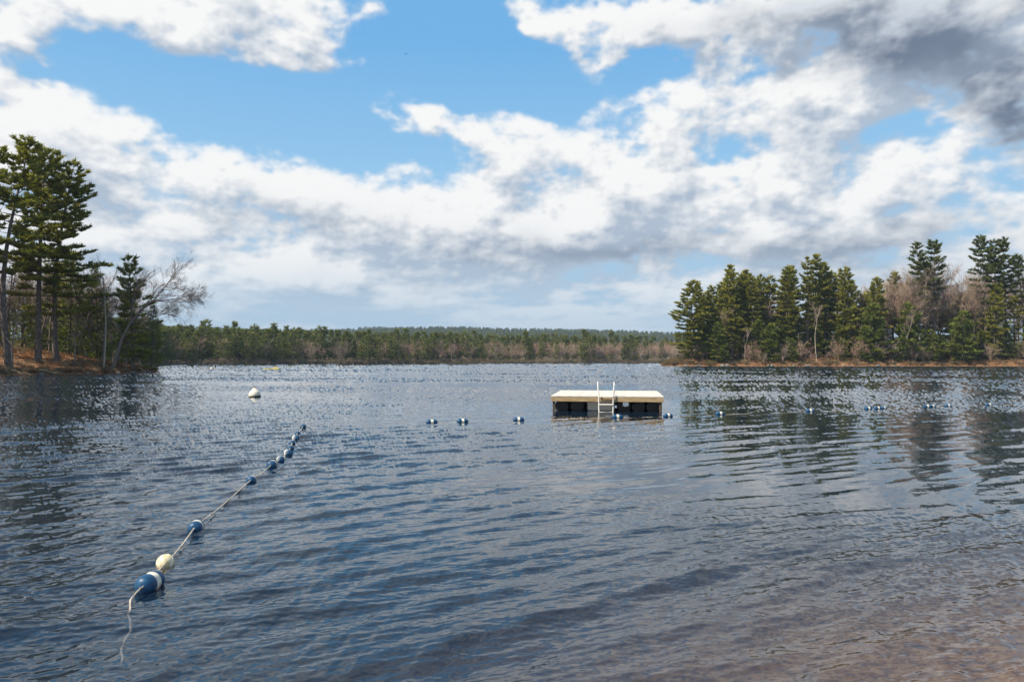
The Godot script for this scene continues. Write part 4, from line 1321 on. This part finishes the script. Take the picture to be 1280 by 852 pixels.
func make_far_shore() -> void:
	var outline := far_shore.duplicate()
	outline.append_array(PackedVector2Array([Vector2(230, -640), Vector2(-330, -560)]))
	land("far_shore", outline, far_shore, far_profile, M.far_litter, 0.6, 3.5)
	var green := []
	var bare := []
	for k in 4:
		green.append(conifer({"height": 13.0, "bare": 0.06 if k < 2 else 0.25, "radius": 2.6 + 0.4 * k, "gap": 1.25, "tuft": 1.0, "blades": 4, "density": 3.2, "dark": Color(0.06, 0.085, 0.026), "light": Color(0.22, 0.225, 0.055), "seed": 300 + k, "tiers": 0.35, "fan": 0.4, "segments": 3, "sides": 4, "point": 0.7}))
		bare.append(bare_tree({"seed": 310 + k, "height": 12.0, "kids": [8, 5], "sprays": 6, "spray": 1.8, "twig": 0.04, "girth": 0.13, "open": 0.55, "shrink": 0.45, "from": 0.25, "up": 0.1}))
	rng.seed = 23
	# the trees that line the shore and can be told apart
	for k in 420:
		var t := rng.randf()
		var a := 1.0 + t * (far_shore.size() - 3.0)
		var i := int(a)
		var p := far_shore[i].lerp(far_shore[i + 1], a - i)
		var along := (far_shore[i + 1] - far_shore[i]).normalized()
		p += Vector2(along.y, -along.x) * (2.0 + 26.0 * pow(rng.randf(), 1.3))
		var side := p.x / -p.y                                    # evergreens crowd the left part, bare trees the right
		var thick := land_noise.get_noise_2d(p.x * 2.2, p.y * 2.2)
		var y := ground_at(far_shore, far_profile, p)
		if thick + rng.randfn() * 0.16 > -0.06 + 0.75 * (side + 0.25):
			var s := rng.randf_range(0.5, 1.3)
			plant("shore_evergreen", green[k % 4], M.bark, M.needles, Vector3(p.x, y, p.y), rng.randf() * TAU, Vector3(s * 1.05, s, s * 1.05), "small evergreen on the far shore %s" % across(p), "tree", "evergreens along the far shore")
		else:
			var s := rng.randf_range(0.55, 1.05)
			plant("shore_tree", bare[k % 4], M.grey_bark, bare_twigs(k), Vector3(p.x, y, p.y), rng.randf() * TAU, Vector3(s, s, s), "small leafless tree on the far shore %s" % across(p), "tree", "leafless trees along the far shore")
	# the wood behind them reads as one mass
	var mass_green := []
	var mass_bare := []
	for k in 1900:
		var a := 0.5 + rng.randf() * (far_shore.size() - 2.5)
		var i := int(a)
		var p := far_shore[i].lerp(far_shore[i + 1], a - i)
		var along := (far_shore[i + 1] - far_shore[i]).normalized()
		p += Vector2(along.y, -along.x) * (26.0 + 150.0 * rng.randf())
		var thick := land_noise.get_noise_2d(p.x * 1.2, p.y * 1.2) + rng.randfn() * 0.2
		var s := rng.randf_range(0.75, 1.15)
		var tf := Transform3D(Basis(Vector3.UP, rng.randf() * TAU).scaled_local(Vector3(s, s, s)), Vector3(p.x, ground_at(far_shore, far_profile, p), p.y))
		if thick > -0.06 + 0.6 * (p.x / -p.y + 0.15):
			mass_green.append([tf, Color(1, 1, 1) * rng.randf_range(0.75, 1.1)])
		else:
			mass_bare.append([tf, Color(1, 1, 1) * rng.randf_range(0.8, 1.15)])
	strew("evergreen_wood", green[1].crown, M.needles, mass_green, "mass of evergreens filling the wood behind the far shore")
	strew("leafless_wood", bare[0].branches, M.red_twigs, mass_bare, "mass of leafless trees filling the wood behind the far shore")
	brush(far_shore, far_profile, 2600, 9.0, 43, [Color(0.17, 0.125, 0.085), Color(0.13, 0.12, 0.06), Color(0.2, 0.155, 0.11)], "tan brush along the far waterline", 1.4)
	# the wooded ridge behind
	var hill := Geo.new()
	var cols := 90
	var rows := 14
	var ridge := []
	for a in rows:
		for b in cols:
			var x := -1500.0 + 3000.0 * b / (cols - 1)
			var z := -800.0 - 1500.0 * a / (rows - 1)
			hill.v.append(Vector3(x, hill_height(x, z), z))
			hill.n.append(Vector3(hill_height(x - 5.0, z) - hill_height(x + 5.0, z), 10.0, hill_height(x, z - 5.0) - hill_height(x, z + 5.0)).normalized())
	for a in rows - 1:
		for b in cols - 1:
			var p := a * cols + b
			for q in [p, p + cols, p + 1, p + 1, p + cols, p + cols + 1]:
				hill.i.append(q)
	structure("wooded_hill", hill.mesh(), M.hill)
	for k in 5200:
		var z := rng.randf_range(-1350.0, -2000.0)
		var x := -0.62 * -z + 1.05 * -z * rng.randf()
		var s := rng.randf_range(0.7, 1.3)
		ridge.append([Transform3D(Basis(Vector3.UP, rng.randf() * TAU).scaled_local(Vector3(s * 1.5, s, s * 1.5)), Vector3(x, hill_height(x, z) - 0.5, z)), Color(1, 1, 1) * rng.randf_range(0.75, 1.1)])
	strew("ridge_wood", green[0].crown, M.needles, ridge, "dark evergreen wood covering the distant ridge")

func hill_height(x: float, z: float) -> float:
	var side := x / -z
	var top := 62.0 + 8.0 * exp(-pow((side + 0.46) / 0.06, 2.0)) + 7.0 * exp(-pow((side + 0.1) / 0.12, 2.0)) - 8.0 * smooth(0.05, 0.25, side) + 4.0 * land_noise.get_noise_2d(x * 0.12, 3.0)
	return top * smooth(-800.0, -1850.0, z)


func _ready() -> void:
	# ---- camera, sky, sun, exposure
	var cam := Camera3D.new()
	cam.name = "camera"
	cam.fov = 50.66
	cam.near = 0.1
	cam.far = 6000.0
	cam.position = Vector3(0, 1.7, 0)
	cam.rotation_degrees = Vector3(1.5, 0, 0)
	cam.current = true
	add_child(cam)
	var env := Environment.new()
	env.background_mode = Environment.BG_SKY
	env.sky = Sky.new()
	env.sky.sky_material = make_sky()
	env.tonemap_mode = Environment.TONE_MAPPER_LINEAR
	env.tonemap_exposure = 1.62
	env.background_energy_multiplier = 0.63
	env.volumetric_fog_enabled = true
	env.volumetric_fog_density = 0.0
	env.fog_enabled = true
	env.fog_density = 0.00012
	env.fog_light_color = Color(0.72, 0.82, 0.93)
	env.sdfgi_enabled = true
	env.ssao_enabled = true
	env.ssil_enabled = true
	var we := WorldEnvironment.new()
	we.name = "environment"
	we.environment = env
	add_child(we)
	var sun := DirectionalLight3D.new()
	sun.name = "sun"
	sun.light_color = Color(1.0, 0.95, 0.86)
	sun.light_energy = 1.6
	sun.light_angular_distance = 0.5
	sun.shadow_enabled = true
	sun.rotation_degrees = Vector3(-49, -62, 0)
	add_child(sun)

	# ---- water and ground
	make_water()
	make_bed()
	make_materials()
	land_noise.seed = 4
	land_noise.frequency = 0.035
	land_noise.fractal_octaves = 3
	make_left_wood()
	make_right_wood()
	make_far_shore()
	make_raft()
	make_lines()
	make_buoys()
